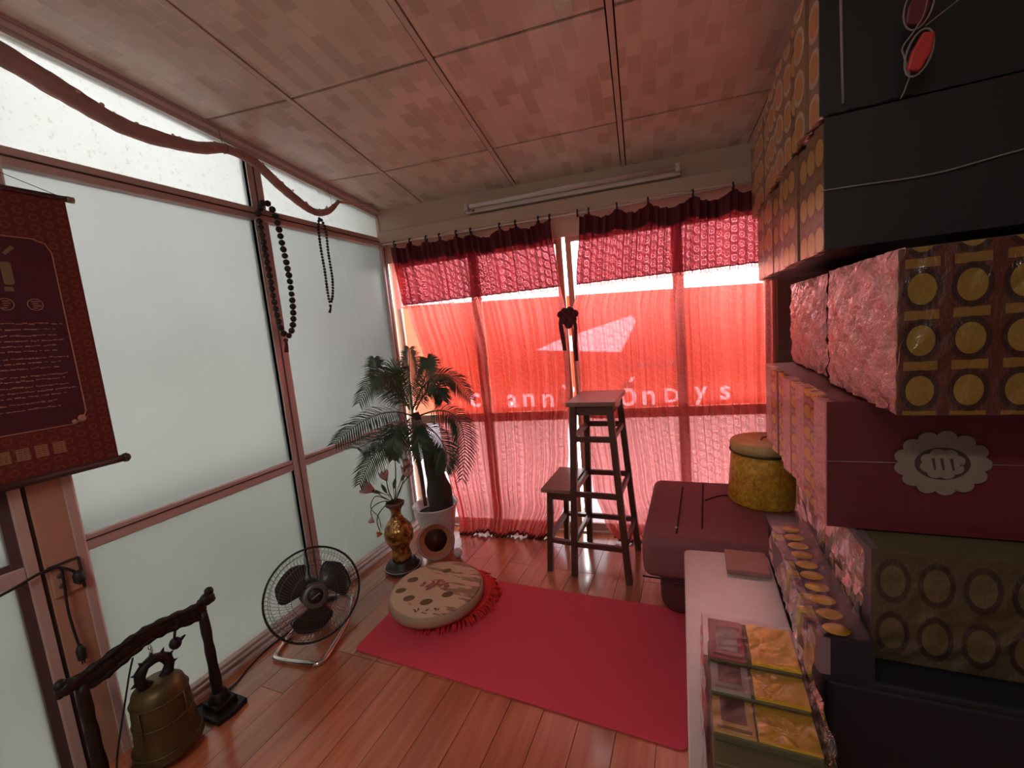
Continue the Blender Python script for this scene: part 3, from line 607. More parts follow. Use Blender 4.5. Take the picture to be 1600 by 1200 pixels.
# ------------------------------------------------------------------ rug, disc, cushion
m = MB(); cs = [(-1.50, 1.335), (-.062, 1.292), (-.06, 2.012), (-1.52, 2.0)]
pts = []
for k, (x, y) in enumerate(cs):
    c = Vector((x, y)); p = Vector(cs[k-1]); q = Vector(cs[(k+1) % 4]); r = .03
    a = c + (p-c).normalized()*r; d = c + (q-c).normalized()*r
    for t in (0, .33, .67, 1): pts.append(tuple(a*(1-t)**2 + c*2*t*(1-t) + d*t*t))
m.prism(pts, .0005, .007); rug = m.build('rug', M['rug'], loc=(-.8, 1.65, 0), bevel=.002); tag(rug, 'plain crimson rectangular rug lying on the wooden floor', 'rug')
cush = thing('round_cushion', 'round bright red fringed cushion half hidden under the painted disc', 'cushion', (-1.265, 1.79, .007))
T = Matrix.Translation((-1.265, 1.79, 0))
m = MB(); m.lathe([(.02, .008), (.20, .009), (.235, .016), (.245, .03), (.235, .044), (.20, .05), (.02, .051)], 40, T); m.build('cushion_pad', M['red'], cush)
m = MB()
rnd = random.Random(4)
for k in range(150):
    a = 2*pi*k/150 + rnd.uniform(-.02, .02); c = Vector((-1.265, 1.79, 0)); d = Vector((cos(a), sin(a), 0)); sd = Vector((-sin(a), cos(a), 0))
    w = rnd.uniform(-.012, .012); L = rnd.uniform(.27, .292)
    m.tube([c+d*.238+Vector((0,0,.034)), c+d*.258+sd*w+Vector((0,0,.03)), c+d*L+sd*w*1.7+Vector((0,0,.012))], [.004, .005, .003], 5)
m.build('fringe', M['red'], cush, kind='stuff')
dc = Vector((-1.285, 1.725, 0))
disc = thing('painted_disc', 'thick round beige disc with brown painted landscape lying on the red cushion', 'disc', (dc.x, dc.y, .051))
T = Matrix.Translation(dc) @ Matrix.Rotation(R(1.5), 4, 'X')
m = MB(); m.lathe([(.225, .053), (.243, .057), (.249, .075), (.247, .10), (.238, .109)], 56, T); m.build('disc_rim', M['disc_side'], disc)
m = MB(); m.lathe([(1e-6, .112), (.15, .112), (.225, .1115), (.239, .1085)], 56, T); m.build('painted_face', M['disc_face'], disc, label='beige face painted with brown hills and clouds')
m = MB()
def spot(mb, u, v, a, bb, ang, T, z=.1128, n=14):
    mb.prism([(u+a*cos(t)*cos(ang)-bb*sin(t)*sin(ang), v+a*cos(t)*sin(ang)+bb*sin(t)*cos(ang)) for t in [2*pi*k/n for k in range(n)]], z-.0005, z+.0004, T)
# disc picture axes: picture-right runs along (.83,.50), picture-up along (-.55,.83)
ex, ey = Vector((.86, .51)), Vector((-.51, .86))
for (px, py, a) in ((-.185, .02, .028), (-.13, .10, .030), (-.135, -.06, .030), (-.045, -.115, .032), (.055, .13, .026), (.06, -.085, .030)):
    q = ex*px + ey*py; spot(m, q.x, q.y, a, a*.72, atan2(ex.y, ex.x), T)
m.build('brown_cloud_spots', M['ink'], disc, kind='stuff')
m = MB()
for (px, py) in ((-.09, -.165), (-.045, -.19), (.01, -.185)):
    for k in range(5):
        q = ex*(px+rnd.uniform(-.012, .012)) + ey*(py+rnd.uniform(-.015, .015)); spot(m, q.x, q.y, .009, .003, rnd.uniform(0, 3), T, n=6)
m.build('inscription_marks', M['ink'], disc, kind='stuff')
m = MB()
for k in range(22):
    q = ex*rnd.uniform(-.08, .06) + ey*rnd.uniform(-.03, .05); spot(m, q.x, q.y, rnd.uniform(.01, .025), rnd.uniform(.006, .014), rnd.uniform(0, 3), T, z=.1126+k*2e-5, n=8)
m.build('painted_pavilion', M['inkred'], disc, kind='stuff')

# ------------------------------------------------------------------ step stool
st = thing('step_stool', 'tall dark wooden step stool standing in front of the curtain gap', 'stool', (-.55, 2.35, 0))
HT = .985
def rail(p, q, w=.03, h=.022, name='rung', mat='stool'): MB().bar(p, q, w, h).build(name, M[mat], st, bevel=.002)
legs = dict(fl=((-.662, 2.17), (-.605, 2.20)), fr=((-.36, 2.165), (-.412, 2.195)), bl=((-.655, 2.535), (-.605, 2.51)), br=((-.355, 2.535), (-.412, 2.51)))
def lp(k, z):
    (a, b_), (c, d) = legs[k]; t = z/HT; return Vector((lerp(a, c, t), lerp(b_, d, t), z))
for k in legs: MB().bar(lp(k, 0), lp(k, HT-.012), .034, .034, (0, 1, 0)).build('leg', M['stool'], st, bevel=.003)
m = MB().box((-.640, 2.165, HT-.012), (-.378, 2.555, HT+.012)); m.build('seat', M['stool_top'], st, bevel=.003)
for a, b_ in (('fl', 'fr'), ('bl', 'br'), ('fl', 'bl'), ('fr', 'br')):
    rail(lp(a, HT-.04), lp(b_, HT-.04), .022, .045, 'apron')
for a, b_, zs in (('fl', 'fr', (.79, .48, .19)), ('bl', 'br', (.80, .49, .20)), ('fl', 'bl', (.80, .49, .20)), ('fr', 'br', (.80, .49, .20))):
    for z in zs: rail(lp(a, z), lp(b_, z), .020, .030)
for (x, y) in ((-.812, 2.19), (-.808, 2.53)):
    MB().bar((x, y, 0), (x+.035, y+(.01 if y < 2.3 else -.01), .485), .032, .032, (0, 1, 0)).build('leg', M['stool'], st, bevel=.003)
MB().box((-.822, 2.165, .483), (-.652, 2.55, .505)).build('step_board', M['stool_top'], st, bevel=.003)
rail((-.78, 2.20, .458), (-.64, 2.19, .458), .022, .042, 'apron'); rail((-.78, 2.52, .458), (-.64, 2.525, .458), .022, .042, 'apron')
rail((-.802, 2.195, .19), (-.655, 2.18, .19)); rail((-.80, 2.528, .20), (-.65, 2.53, .20)); rail((-.80, 2.195, .20), (-.80, 2.528, .20)); rail((-.779, 2.2, .458), (-.779, 2.52, .458), .022, .042, 'apron')

# ------------------------------------------------------------------ floor fan
fan = thing('floor_fan', 'round black floor fan on a chrome tube stand by the frosted partition', 'fan', (-1.74, 1.34, 0))
fc = Vector((-1.695, 1.325, .258)); fd = Vector((.80, -.50, .30)).normalized()
fx = Vector((0,0,1)).cross(fd).normalized(); fy = fd.cross(fx)
FM = Matrix(((fx.x, fy.x, fd.x, fc.x), (fx.y, fy.y, fd.y, fc.y), (fx.z, fy.z, fd.z, fc.z), (0,0,0,1)))
RG = .208
m = MB()
for sg_, dp in ((1, .062), (-1, .075)):
    for k in range(72):
        a = 2*pi*k/72; tw = .35*sg_
        pts = []
        for t in (0, .25, .5, .75, .92, 1):
            r = lerp(.05, RG, t); z = sg_*dp*(1-t**2.2) + sg_*.006; aa = a + tw*(1-t)
            pts.append(FM @ Vector((r*cos(aa), r*sin(aa), z)))
        m.tube(pts, .0009, 3, cap=False)
    for rr in ((.10, .15, .19) if sg_ > 0 else (.12, .18)):
        t = (rr-.05)/(RG-.05); z = sg_*dp*(1-t**2.2) + sg_*.006
        m.tube([FM @ Vector((rr*cos(a), rr*sin(a), z)) for a in [2*pi*k/48 for k in range(48)]], .0013, 4, closed=True)
m.build('guard_wires', M['wire'], fan, kind='stuff')
m = MB(); m.tube([FM @ Vector((RG*cos(a), RG*sin(a), 0)) for a in [2*pi*k/64 for k in range(64)]], .0052, 8, closed=True); m.build('guard_rim', M['black_plastic'], fan)
for k in range(3):
    a0 = R(148 + 120*k)
    def blade(u, v):
        r = lerp(.03, .168, v); half = (.25 + .50*sin(min(1, v*1.15)*pi*.62)) * (1 - .55*max(0, v-.82)/.18)
        a = a0 + lerp(-half, half, u) - .25*v
        return FM @ Vector((r*cos(a), r*sin(a), lerp(.022, -.022, u)*(1-.2*v)))
    m = MB(); m.grid(blade, 10, 12); o = m.build('blade', M['blade'], fan); md = o.modifiers.new('thick', 'SOLIDIFY'); md.thickness = .003
m = MB(); m.lathe([(1e-6, .035), (.03, .034), (.046, .026), (.05, 0), (.045, -.03), (1e-6, -.032)], 28, FM); m.build('hub', M['black_plastic'], fan)
m = MB(); m.lathe([(.033, .076), (.05, .079), (.056, .070), (.05, .062)], 32, FM, None, False); m.build('guard_badge_ring', M['wire'], fan)
m = MB(); m.lathe([(1e-6, .078), (.026, .077), (.034, .072), (.034, .066), (1e-6, .064)], 28, FM); m.build('guard_badge', M['black_plastic'], fan)
m = MB(); m.box((-.02, -.0025, .0785), (.02, .0025, .0795), FM @ Matrix.Rotation(R(20), 4, 'Z')); m.build('badge_stripe', M['silver'], fan)
m = MB(); m.lathe([(1e-6, -.04), (.05, -.042), (.06, -.06), (.058, -.12), (.045, -.145), (1e-6, -.15)], 24, FM); m.build('motor', M['black_plastic'], fan)
loop = [(-1.885, 1.30, .012), (-1.84, 1.20, .012), (-1.80, 1.175, .012), (-1.62, 1.20, .012), (-1.585, 1.22, .012), (-1.585, 1.26, .012), (-1.655, 1.46, .03), (-1.685, 1.53, .07), (-1.72, 1.56, .085), (-1.80, 1.53, .09), (-1.865, 1.49, .085), (-1.885, 1.45, .05)]
m = MB(); P_ = [Vector(p) for p in loop]; P2 = catmull(P_+[P_[0]], 6)[:-1]; m.tube(P2, .0115, 10, closed=True); m.build('tube_stand', M['chrome'], fan)
mb_ = FM @ Vector((0, 0, -.10))
m = MB(); m.tube([mb_, mb_+Vector((0, .02, -.06)), Vector((-1.79, 1.50, .10)), Vector((-1.79, 1.532, .088))], [.014, .014, .013, .012], 8); m.build('bracket', M['black_plastic'], fan)
m = MB(); m.tube(catmull([(-1.79, 1.50, .10), (-1.90, 1.38, .02), (-1.925, 1.22, .005), (-1.90, 1.10, .005), (-1.865, 1.0, .005), (-1.90, .93, .005), (-1.92, .84, .005)], 8), .0035, 6); m.build('power_cord', M['cord'], fan)

# ------------------------------------------------------------------ bell on its carved stand
XB = -1.80
bs = thing('bell_stand', 'black carved wooden bell stand by the wall, lower left', 'stand', (XB, .74, 0))
m = MB()
up_ = catmull([(XB, .535, .452), (XB, .60, .462), (XB, .68, .478), (XB, .745, .484), (XB, .82, .474), (XB, .895, .462), (XB, .935, .478)], 5)
lo_ = catmull([(XB, .545, .415), (XB, .60, .408), (XB, .68, .428), (XB, .745, .440), (XB, .82, .430), (XB, .895, .412), (XB, .925, .43)], 5)
m.tube(up_, [.012+.003*sin(k*1.9) for k in range(len(up_))], 8); m.tube(lo_, [.011+.003*sin(k*2.3) for k in range(len(lo_))], 8)
for y in (.56, .575, .60, .625, .66, .675, .70, .735, .75, .765, .80, .835, .85, .89, .905):
    z = lerp(interp([(p.y, p.z) for p in up_], y), interp([(p.y, p.z) for p in lo_], y), .5); m.ball((XB, y, z), .022, 10, 7, (.55, 1.25, 1.15))
for y, d in ((.522, -1), (.938, 1)):
    m.ball((XB, y, .448 if d < 0 else .466), .026, 10, 8, (.9, 1.1, .95)); m.ball((XB, y+d*.012, .465 if d < 0 else .492), .017, 8, 6); m.ball((XB, y+d*.018, .437 if d < 0 else .455), .013, 8, 6)
m.build('carved_crossbar', M['carved'], bs)
for y in (.552, .915):
    m = MB(); m.tube([(XB, y, z) for z in (.07, .10, .14, .2, .26, .3, .34, .40, .43)], [.023, .019, .021, .017, .019, .016, .019, .017, .014], 8); m.build('post', M['carved'], bs)
    m = MB(); m.prism([(-.075, -.06), (.075, -.06), (.085, 0), (.075, .06), (-.075, .06), (-.085, 0)], 0, .022, Matrix.Translation((XB, y, 0))); m.prism([(-.05, -.04), (.05, -.04), (.05, .04), (-.05, .04)], .02, .05, Matrix.Translation((XB, y, 0)))
    m.tube([(XB, y, .045), (XB, y, .085)], [.042, .026], 10); m.build('foot', M['carved'], bs, bevel=.005)
m = MB()
for k in range(6):
    c = Vector((XB, .735+.004*(k % 2), .415-.011*k)); ax = Vector((1, 0, 0)) if k % 2 else Vector((0, 1, 0))
    m.tube([c + ax*.005*cos(a) + Vector((0, 0, .008*sin(a))) for a in [2*pi*q/8 for q in range(8)]], .0015, 4, closed=True)
m.build('hanging_chain', M['metal'], bs)
bl = thing('bronze_bell', 'aged bronze temple bell with dragon loop hanging in the carved stand', 'bell', (XB, .735, .03))
T = Matrix.Translation((XB, .735, 0))
m = MB(); m.lathe([(.075, .035), (.098, .030), (.104, .036), (.102, .055), (.092, .09), (.087, .15), (.085, .20), (.082, .24), (.074, .268), (.055, .285), (.02, .292), (1e-6, .293)], 32, T); m.build('bell_body', M['bronze'], bl)
m = MB()
for z, r in ((.065, .1005), (.16, .0875), (.235, .0835)): m.tube([T @ Vector((r*cos(a), r*sin(a), z)) for a in [2*pi*k/32 for k in range(32)]], .003, 5, closed=True)
for a in range(4): m.tube([T @ Vector((.0885*cos(a*pi/2+.4), .0885*sin(a*pi/2+.4), z)) for z in (.07, .15, .235)], .0025, 5)
m.build('bell_banding', M['bronze'], bl)
m = MB(); lp_ = [Vector((XB, .735 + .046*cos(a), .322 + .046*sin(a))) for a in [R(-70 + 32*k) for k in range(11)]]
m.tube(lp_, [.016, .019, .016, .019, .016, .019, .016, .019, .016, .019, .016], 8)
for p in lp_[::1]:
    d = (p - Vector((XB, .735, .322))).normalized(); m.tube([p+d*.010, p+d*.028], [.009, .001], 5)
m.ball((XB, .700, .290), .017, 8, 6); m.ball((XB, .770, .290), .017, 8, 6)
m.build('dragon_loop', M['carved'], bl)
ml = MB(); ml.tube([(XB+.005, .815, .425), (XB+.005, .808, .395)], .005, 6); ml.ball((XB+.005, .808, .376), .020, 10, 8, (1, 1, 1.1)); ml.tube([(XB+.005, .823, .377), (XB+.005, .843, .384)], [.008, .003], 6)
tag(ml.build('bell_ornament', M['carved'], loc=(XB, .79, .37)), 'small dark carved drop hanging from the crossbar right of the bell', 'ornament')
m = MB(); m.tube(catmull([(XB+.028, .675, .43), (XB+.03, .655, .38), (XB+.03, .63, .30), (XB+.03, .605, .22), (XB+.025, .585, .14), (XB+.02, .565, .02)], 6), .0032, 6)
tag(m.build('striker_cord', M['cord'], loc=(XB+.03, .62, .2)), 'thin black cord hanging from the bell stand crossbar', 'cord')

# ------------------------------------------------------------------ socket and its cable on the post
so = thing('wall_socket', 'beige power socket with a dark frame on the brown post', 'socket', (XL, .63, .71))
MB().box((XL, .590, .665), (XL+.012, .662, .772)).build('socket_plate', M['post'], so, bevel=.003)
m = MB(); m.bar((XL+.012, .588, .773), (XL+.012, .664, .773), .006, .007); m.bar((XL+.012, .664, .773), (XL+.012, .664, .662), .006, .007, (0, 1, 0)); m.build('socket_frame', M['gasket'], so)
m = MB()
for z in (.70, .735): m.ball((XL+.013, .612, z), .009, 8, 6, (.4, 1, 1))
m.build('socket_holes', M['dark_alu'], so)
cb = thing('plug_cable', 'black mains cable looped over the socket with a loose plug hanging', 'cable', (XL+.03, .6, .7))
m = MB(); m.tube(catmull([(XL+.02, -.62, .006), (XL+.02, -.60, .30), (XL+.02, -.45, .70), (XL+.02, .0, .735), (XL+.02, .30, .735), (XL+.02, .48, .752), (XL+.02, .56, .770), (XL+.025, .60, .772), (XL+.028, .635, .745), (XL+.025, .65, .715)], 6), .0045, 6)
m.tube(catmull([(XL+.02, .575, .768), (XL+.022, .612, .765), (XL+.022, .615, .72), (XL+.02, .61, .62), (XL+.02, .612, .54), (XL+.02, .616, .475)], 6), .004, 6); m.build('cable', M['cord'], cb)
m = MB(); m.lathe([(.008, -.02), (.015, -.012), (.016, .012), (.008, .025)], 10, Matrix.Translation((XL+.028, .65, .708))); m.build('plug', M['cord'], cb)
m = MB(); m.lathe([(.004, -.028), (.012, -.022), (.013, .012), (.005, .03)], 10, Matrix.Translation((XL+.02, .617, .452))); m.tube([(XL+.02, .614, .43), (XL+.02, .614, .412)], .002, 5); m.tube([(XL+.02, .62, .43), (XL+.02, .62, .412)], .002, 5); m.build('plug', M['cord'], cb)

# ------------------------------------------------------------------ hanging scroll
XS = XL+.035
sc = thing('wall_scroll', 'dark red hanging scroll with faded gold writing on the left wall', 'scroll', (XS, .55, 1.06))
y0_, y1_, zt_, zb_ = .20, .818, 1.975, 1.075
MB().box((XS-.0015, y0_, zb_), (XS+.0015, y1_, zt_)).build('scroll_cloth', M['scroll'], sc)
def rr_poly(a, b_, c, d, r):
    return [(a+r, b_), (c-r, b_), (c-r*.3, b_+r*.3), (c, b_+r), (c, d-r), (c-r*.3, d-r*.3), (c-r, d), (a+r, d), (a+r*.3, d-r*.3), (a, d-r), (a, b_+r), (a+r*.3, b_+r*.3)]
TY = Matrix(((0,0,1,XS),(1,0,0,0),(0,1,0,0),(0,0,0,1)))    # (y, z, x-offset)
fy0, fy1, fz0, fz1 = .28, .752, 1.23, 1.83
MB().prism(rr_poly(fy0, fz0, fy1, fz1, .04), .0015, .0025, TY).build('scroll_field', M['scroll_in'], sc, label='darker wine field holding the writing')
m = MB(); pp = rr_poly(fy0-.004, fz0-.004, fy1+.004, fz1+.004, .04)
m.tube([TY @ Vector((a, b_, .003)) for a, b_ in pp], .0018, 4, closed=True); m.build('gold_border', M['thread'], sc)
rnd = random.Random(11); m = MB()
def stroke(mb, y, z, L, h, zoff=.0032):
    mb.add([TY @ Vector((y, z-h/2, zoff)), TY @ Vector((y+L, z-h/2+rnd.uniform(-.001, .001), zoff)), TY @ Vector((y+L, z+h/2, zoff)), TY @ Vector((y, z+h/2, zoff))], [(0,1,2,3)])
def line(mb, z, ya, yb, h=.0042):
    y = ya
    while y < yb:
        L = rnd.uniform(.004, .014); stroke(mb, y, z+rnd.uniform(-.0015, .0015), L, rnd.uniform(.0018, h)); y += L + rnd.choice((.0012, .0015, .002, .006))
    return mb
for k, z in enumerate((1.565, 1.546, 1.527, 1.510, 1.494, 1.478, 1.455, 1.440, 1.424, 1.400, 1.386, 1.366, 1.350, 1.335)): line(m, z, fy0+.02, fy1-(.035 if k % 3 else .015))
for z in (1.315, 1.295): line(m, z, .45, fy1-.06)
for k in range(16): stroke(m, .46+rnd.uniform(0, .06), 1.262+rnd.uniform(-.012, .012), rnd.uniform(.01, .03), .0016)
m.build('gold_writing', M['thread'], sc, kind='stuff')
for k, yc in enumerate((.50, .575, .635, .69)):
    m = MB(); yy = .545 + k*.042
    for q in range(6): stroke(m, yy-.015, 1.143+q*.0066, .031, .004 if q % 2 else .0055, .0022)
    for q in range(3): stroke(m, yy-.013+q*.011, 1.160, .004, .034, .0024)
    m.build('seal_print', M['seal'], sc)
for yy in (.56, .625, .69):
    m = MB(); m.tube([TY @ Vector((yy+.018*cos(a), 1.625+.018*sin(a), .003)) for a in [2*pi*k/16 for k in range(16)]], .0012, 4, closed=True)
    for q in range(4): stroke(m, yy-.011+rnd.uniform(0, .006), 1.614+q*.007, rnd.uniform(.012, .02), .0025)
    m.build('roundel_print', M['thread'], sc)
m = MB(); m.prism(rr_poly(.632, 1.685, .655, 1.755, .006), .0026, .0036, TY); m.prism(rr_poly(.630, 1.665, .650, 1.678, .003), .0026, .0036, TY); m.prism([(.648, 1.775), (.672, 1.80), (.664, 1.806), (.642, 1.782)], .0026, .0036, TY)
m.build('printed_emblem', M['printgrey'], sc)
m = MB()
for q in range(26):
    stroke(m, rnd.uniform(.30, .60), rnd.uniform(1.66, 1.78), rnd.uniform(.01, .035), .0016)
m.build('faint_drawing', M['thread'], sc, kind='stuff')
m = MB(); m.ball(TY @ Vector((fy1-.01, fz0+.012, .003)), .012, 8, 6, (.3, 1, 1)); m.ball(TY @ Vector((fy1-.03, fz0+.004, .003)), .008, 8, 6, (.3, 1, 1)); m.build('corner_flourish', M['thread'], sc)
m = MB(); m.tube([(XS, y0_-.02, 1.982), (XS, .822, 1.982)], .009, 10); m.build('top_rod', M['rod'], sc)
m = MB(); m.tube([(XS, .822, 1.982), (XS, .842, 1.982)], .0105, 10); m.build('rod_tip', M['rod_tip'], sc)
m = MB(); m.tube([(XS, y0_-.02, 1.072), (XS, .83, 1.072)], .013, 12); m.build('bottom_rod', M['rod'], sc)
m = MB(); m.lathe([(.006, -.012), (.016, -.006), (.017, .004), (.01, .012)], 12, Matrix.Translation((XS, .838, 1.072)) @ Matrix.Rotation(R(-90), 4, 'X')); m.build('rod_knob', M['rod'], sc)
m = MB(); m.tube([(XS, .80, 1.99), (XS-.02, .52, 2.085), (XS, .23, 1.99)], .0012, 4); m.build('hanging_thread', M['cord'], sc)

# ------------------------------------------------------------------ bead strings on the transom rail
XBd = XL+.040
def beads(name, label, P, r, closed=True):
    t = thing(name, label, 'beads', P[0]); path = catmull([Vector(p) for p in P] + [Vector(P[0])], 16)
    m = MB(); m.ball((0, 0, 0), r, 10, 7); me = m.mesh('bead', M['bead'])
    acc = 2*r; last = path[0]; d = 0; pos = [path[0]]
    for p, q in zip(path, path[1:]):
        L = (q-p).length; d0 = d; d += L
        while acc <= d: pos.append(p.lerp(q, (acc-d0)/L)); acc += 2*r*.99
    for p in pos:
        if (p-pos[0]).length > r*1.6 or p is pos[0]: inst('bead', me, t, p, rot=(random.uniform(0, 3), 0, 0), scale=[random.uniform(.93, 1.04)]*3)
    return t
bl1 = beads('bead_string', 'string of large black beads hanging over the rail beside the mullion', [(XBd, 1.538, 2.085), (XBd, 1.585, 2.15), (XBd, 1.632, 2.10), (XBd, 1.650, 1.95), (XBd, 1.662, 1.76), (XBd, 1.648, 1.57), (XBd, 1.605, 1.485), (XBd, 1.566, 1.52), (XBd, 1.551, 1.65), (XBd, 1.546, 1.85)], .0165)
m = MB(); m.ball((XBd, 1.583, 1.462), .012, 8, 6); m.tube([(XBd, 1.583, 1.46), (XBd+.004, 1.578, 1.43), (XBd, 1.575, 1.40)], [.006, .009, .011], 7); m.build('tassel', M['val_band'], bl1)
bl2 = beads('bead_string', 'string of small dark beads hanging over the rail near the window corner', [(XBd, 1.905, 2.072), (XBd, 1.925, 2.138), (XBd, 1.958, 2.085), (XBd, 1.955, 1.95), (XBd, 1.958, 1.80), (XBd, 1.94, 1.70), (XBd, 1.915, 1.665), (XBd, 1.908, 1.72), (XBd, 1.908, 1.85), (XBd, 1.903, 1.97)], .0085)
m = MB(); m.ball((XBd, 1.914, 1.645), .009, 8, 6); m.tube([(XBd, 1.914, 1.645), (XBd+.004, 1.91, 1.63), (XBd, 1.90, 1.605)], [.004, .006, .008], 7); m.build('tassel', M['val_band'], bl2)

# ------------------------------------------------------------------ rolled cloth tied along the top rail
XD = XL+.055
dr = thing('rolled_cloth_garland', 'long mauve rolled cloth sagging in swags along the top rail', 'cloth roll', (XD, 1.3, 2.3))
path = catmull([(XD, .35, 2.47), (XD, .55, 2.435), (XD, .73, 2.385), (XD, .87, 2.335), (XD, 1.04, 2.285), (XD, 1.27, 2.298), (XD, 1.41, 2.338), (XD, 1.55, 2.322), (XD, 1.68, 2.245), (XD, 1.82, 2.178), (XD, 1.90, 2.163), (XD, 1.99, 2.192), (XD, 2.08, 2.265)], 7)
rnd = random.Random(5)
rad = [interp([(.3, .040), (.75, .035), (1.05, .030), (1.3, .024), (1.42, .020), (1.7, .022), (1.95, .018), (2.09, .010)], p.y)*(1+.05*rnd.uniform(-1, 1)) for p in path]
m = MB(); m.tube(path, rad, 14); m.build('cloth_roll', M['drape'], dr)
m = MB()
for k in range(46):
    i = rnd.randrange(10, len(path)-4); a = rnd.uniform(-.4, 2.2); p = path[i]; r = rad[i]
    m.ball(p + Vector((cos(a)*r*.97, rnd.uniform(-.02, .02), sin(a)*r*.97)), rnd.uniform(.004, .0085), 7, 5, (.35, 1, .8))
m.build('flower_print', M['drape_spot'], dr, kind='stuff')
m = MB(); m.tube([(XD, 2.07, 2.262), (XD+.02, 2.18, 2.275), (XD+.03, 2.35, 2.302)], .006, 6); m.tube([(XD, 2.07, 2.258), (XD+.025, 2.2, 2.262), (XD+.035, 2.36, 2.288)], .003, 5); m.build('end_stick', M['drape_spot'], dr)
for y, z in ((1.41, 2.35), (2.03, 2.24)):
    m = MB(); r = interp([(p.y, q) for p, q in zip(path, rad)], y)+.002; zz = interp([(p.y, p.z) for p in path], y)
    m.tube([Vector((XD+r*cos(a), y, zz+r*sin(a))) for a in [2*pi*k/12 for k in range(12)]], .0014, 4, closed=True); m.tube([(XD-.01, y, zz+r), (XL+.02, y+.01, zc(y)-.02)], .0014, 4); m.build('tie_string', M['cord'], dr)

# ------------------------------------------------------------------ gold vase with lotus stems
vc = Vector((-1.712, 1.985, 0)); T = Matrix.Translation(vc)
ped = MB(); ped.lathe([(.100, 0), (.108, .008), (.106, .022), (.094, .03), (.085, .04), (.082, .062), (.075, .068), (1e-6, .068)], 36, T)
pd = thing('vase_pedestal', 'low round black pedestal under the gold vase', 'pedestal', tuple(vc)); ped.build('pedestal_body', M['ebony'], pd)
m = MB(); m.tube([T @ Vector((.109*cos(a), .109*sin(a), .026)) for a in [2*pi*k/40 for k in range(40)]], .003, 5, closed=True); m.build('pedestal_ring', M['metal'], pd)
vs_ = thing('gold_vase', 'gold mosaic baluster vase on a black pedestal by the partition', 'vase', (vc.x, vc.y, .069))
m = MB(); m.lathe([(.058, .069), (.062, .09), (.058, .12), (.052, .14), (.062, .16), (.086, .20), (.090, .24), (.080, .28), (.055, .315), (.036, .34), (.030, .36), (.033, .385), (.045, .41), (.052, .428), (.048, .43), (.038, .405), (.026, .37), (1e-6, .36)], 36, T); m.build('vase_body', M['gold_vase'], vs_)
m = MB(); m.lathe([(.046, .408), (.055, .418), (.056, .432), (.049, .436), (.045, .43)], 36, T, lambda a, i: .06*sin(8*a), False); m.build('vase_lip', M['trunk2'], vs_)
lt = thing('lotus_stems', 'artificial lotus flowers and buds on wiry stems in the gold vase', 'flowers', (vc.x, vc.y, .42))
def lotus(c, r, mat, up, n=7):
    up = Vector(up).normalized(); x = up.orthogonal().normalized(); y = up.cross(x)
    core = MB(); core.ball(c - up*r*.15, r*.32, 10, 7); o = core.build('blossom', M['stem'], lt)
    for k in range(n):
        a = 2*pi*k/n; d = x*cos(a)+y*sin(a); s_ = -x*sin(a)+y*cos(a)
        def pet(u, v):
            w = sin(pi*min(1, v*.9+.08))*r*.62; t = v
            rad_ = r*(.75*sin(t*pi*.62)+.05); return c + d*rad_ + up*(r*1.75*t-.5*r) + s_*((u-.5)*2*w*.62) + d*(-abs(u-.5)*r*.25)
        m = MB(); m.grid(pet, 4, 7); p = m.build('petal', M[mat], o); md = p.modifiers.new('thick', 'SOLIDIFY'); md.thickness = .0015
vm = vc + Vector((0, 0, .425))
heads = [((-1.789, 1.886, .547), .048, 'petal', (-.6, -.5, .5)), ((-1.724, 1.946, .60), .038, 'petal', (-.2, -.2, 1)), ((-1.623, 2.032, .60), .050, 'petal', (.2, -.3, 1)), ((-1.672, 1.991, .715), .044, 'leaf2', (0, 0, 1)), ((-1.628, 2.027, .66), .03, 'petal', (.3, 0, 1)), ((-1.799, 1.877, .35), .02, 'petal', (-.5, -.6, .6)), ((-1.775, 1.90, .262), .02, 'orange', (-.4, -.6, .1))]
for c, r, mt, up in heads:
    c = Vector(c); lotus(c, r, mt if mt != 'leaf2' else 'petal', up)
    mid = vm.lerp(c, .5) + Vector((random.uniform(-.02, .02), random.uniform(-.02, .02), .05 if c.z < .45 else .0))
    if c.z < .45: P_ = [vm, vm+(c-vm)*.35+Vector((-.01, -.02, .06)), vm+(c-vm)*.75+Vector((-.02, -.03, .06)), c]
    else: P_ = [vm, mid, c-Vector(up).normalized()*r*.4]
    m = MB(); m.tube(catmull(P_, 6), .0032, 6); m.build('stem', M['stem'], lt)
for c, d in (((-1.70, 1.975, .52), (.25, .1, .9)), ((-1.66, 2.0, .56), (.5, .2, .8)), ((-1.75, 1.93, .51), (-.7, -.4, .3)), ((-1.73, 1.95, .50), (-.2, -.3, .9))):
    c = Vector(c); d = Vector(d).normalized(); s_ = d.cross(Vector((.6, -.7, .3))).normalized()
    m = MB(); m.grid(lambda u, v: c + d*(.075*v) + s_*((u-.5)*.022*sin(pi*(v*.95+.03))), 4, 6); m.build('leaf', M['leaf2'], lt)
    m = MB(); m.tube([vm, vm.lerp(c, .5)+Vector((0, 0, .02)), c], .002, 5); m.build('stem', M['stem'], lt)
m = MB(); m.tube(catmull([vm+Vector((-.03, -.02, .03)), (-1.775, 1.90, .50), (-1.80, 1.875, .44), (-1.775, 1.9, .37), (-1.77, 1.905, .30)], 6), .003, 6); m.build('stem', M['stem'], lt)

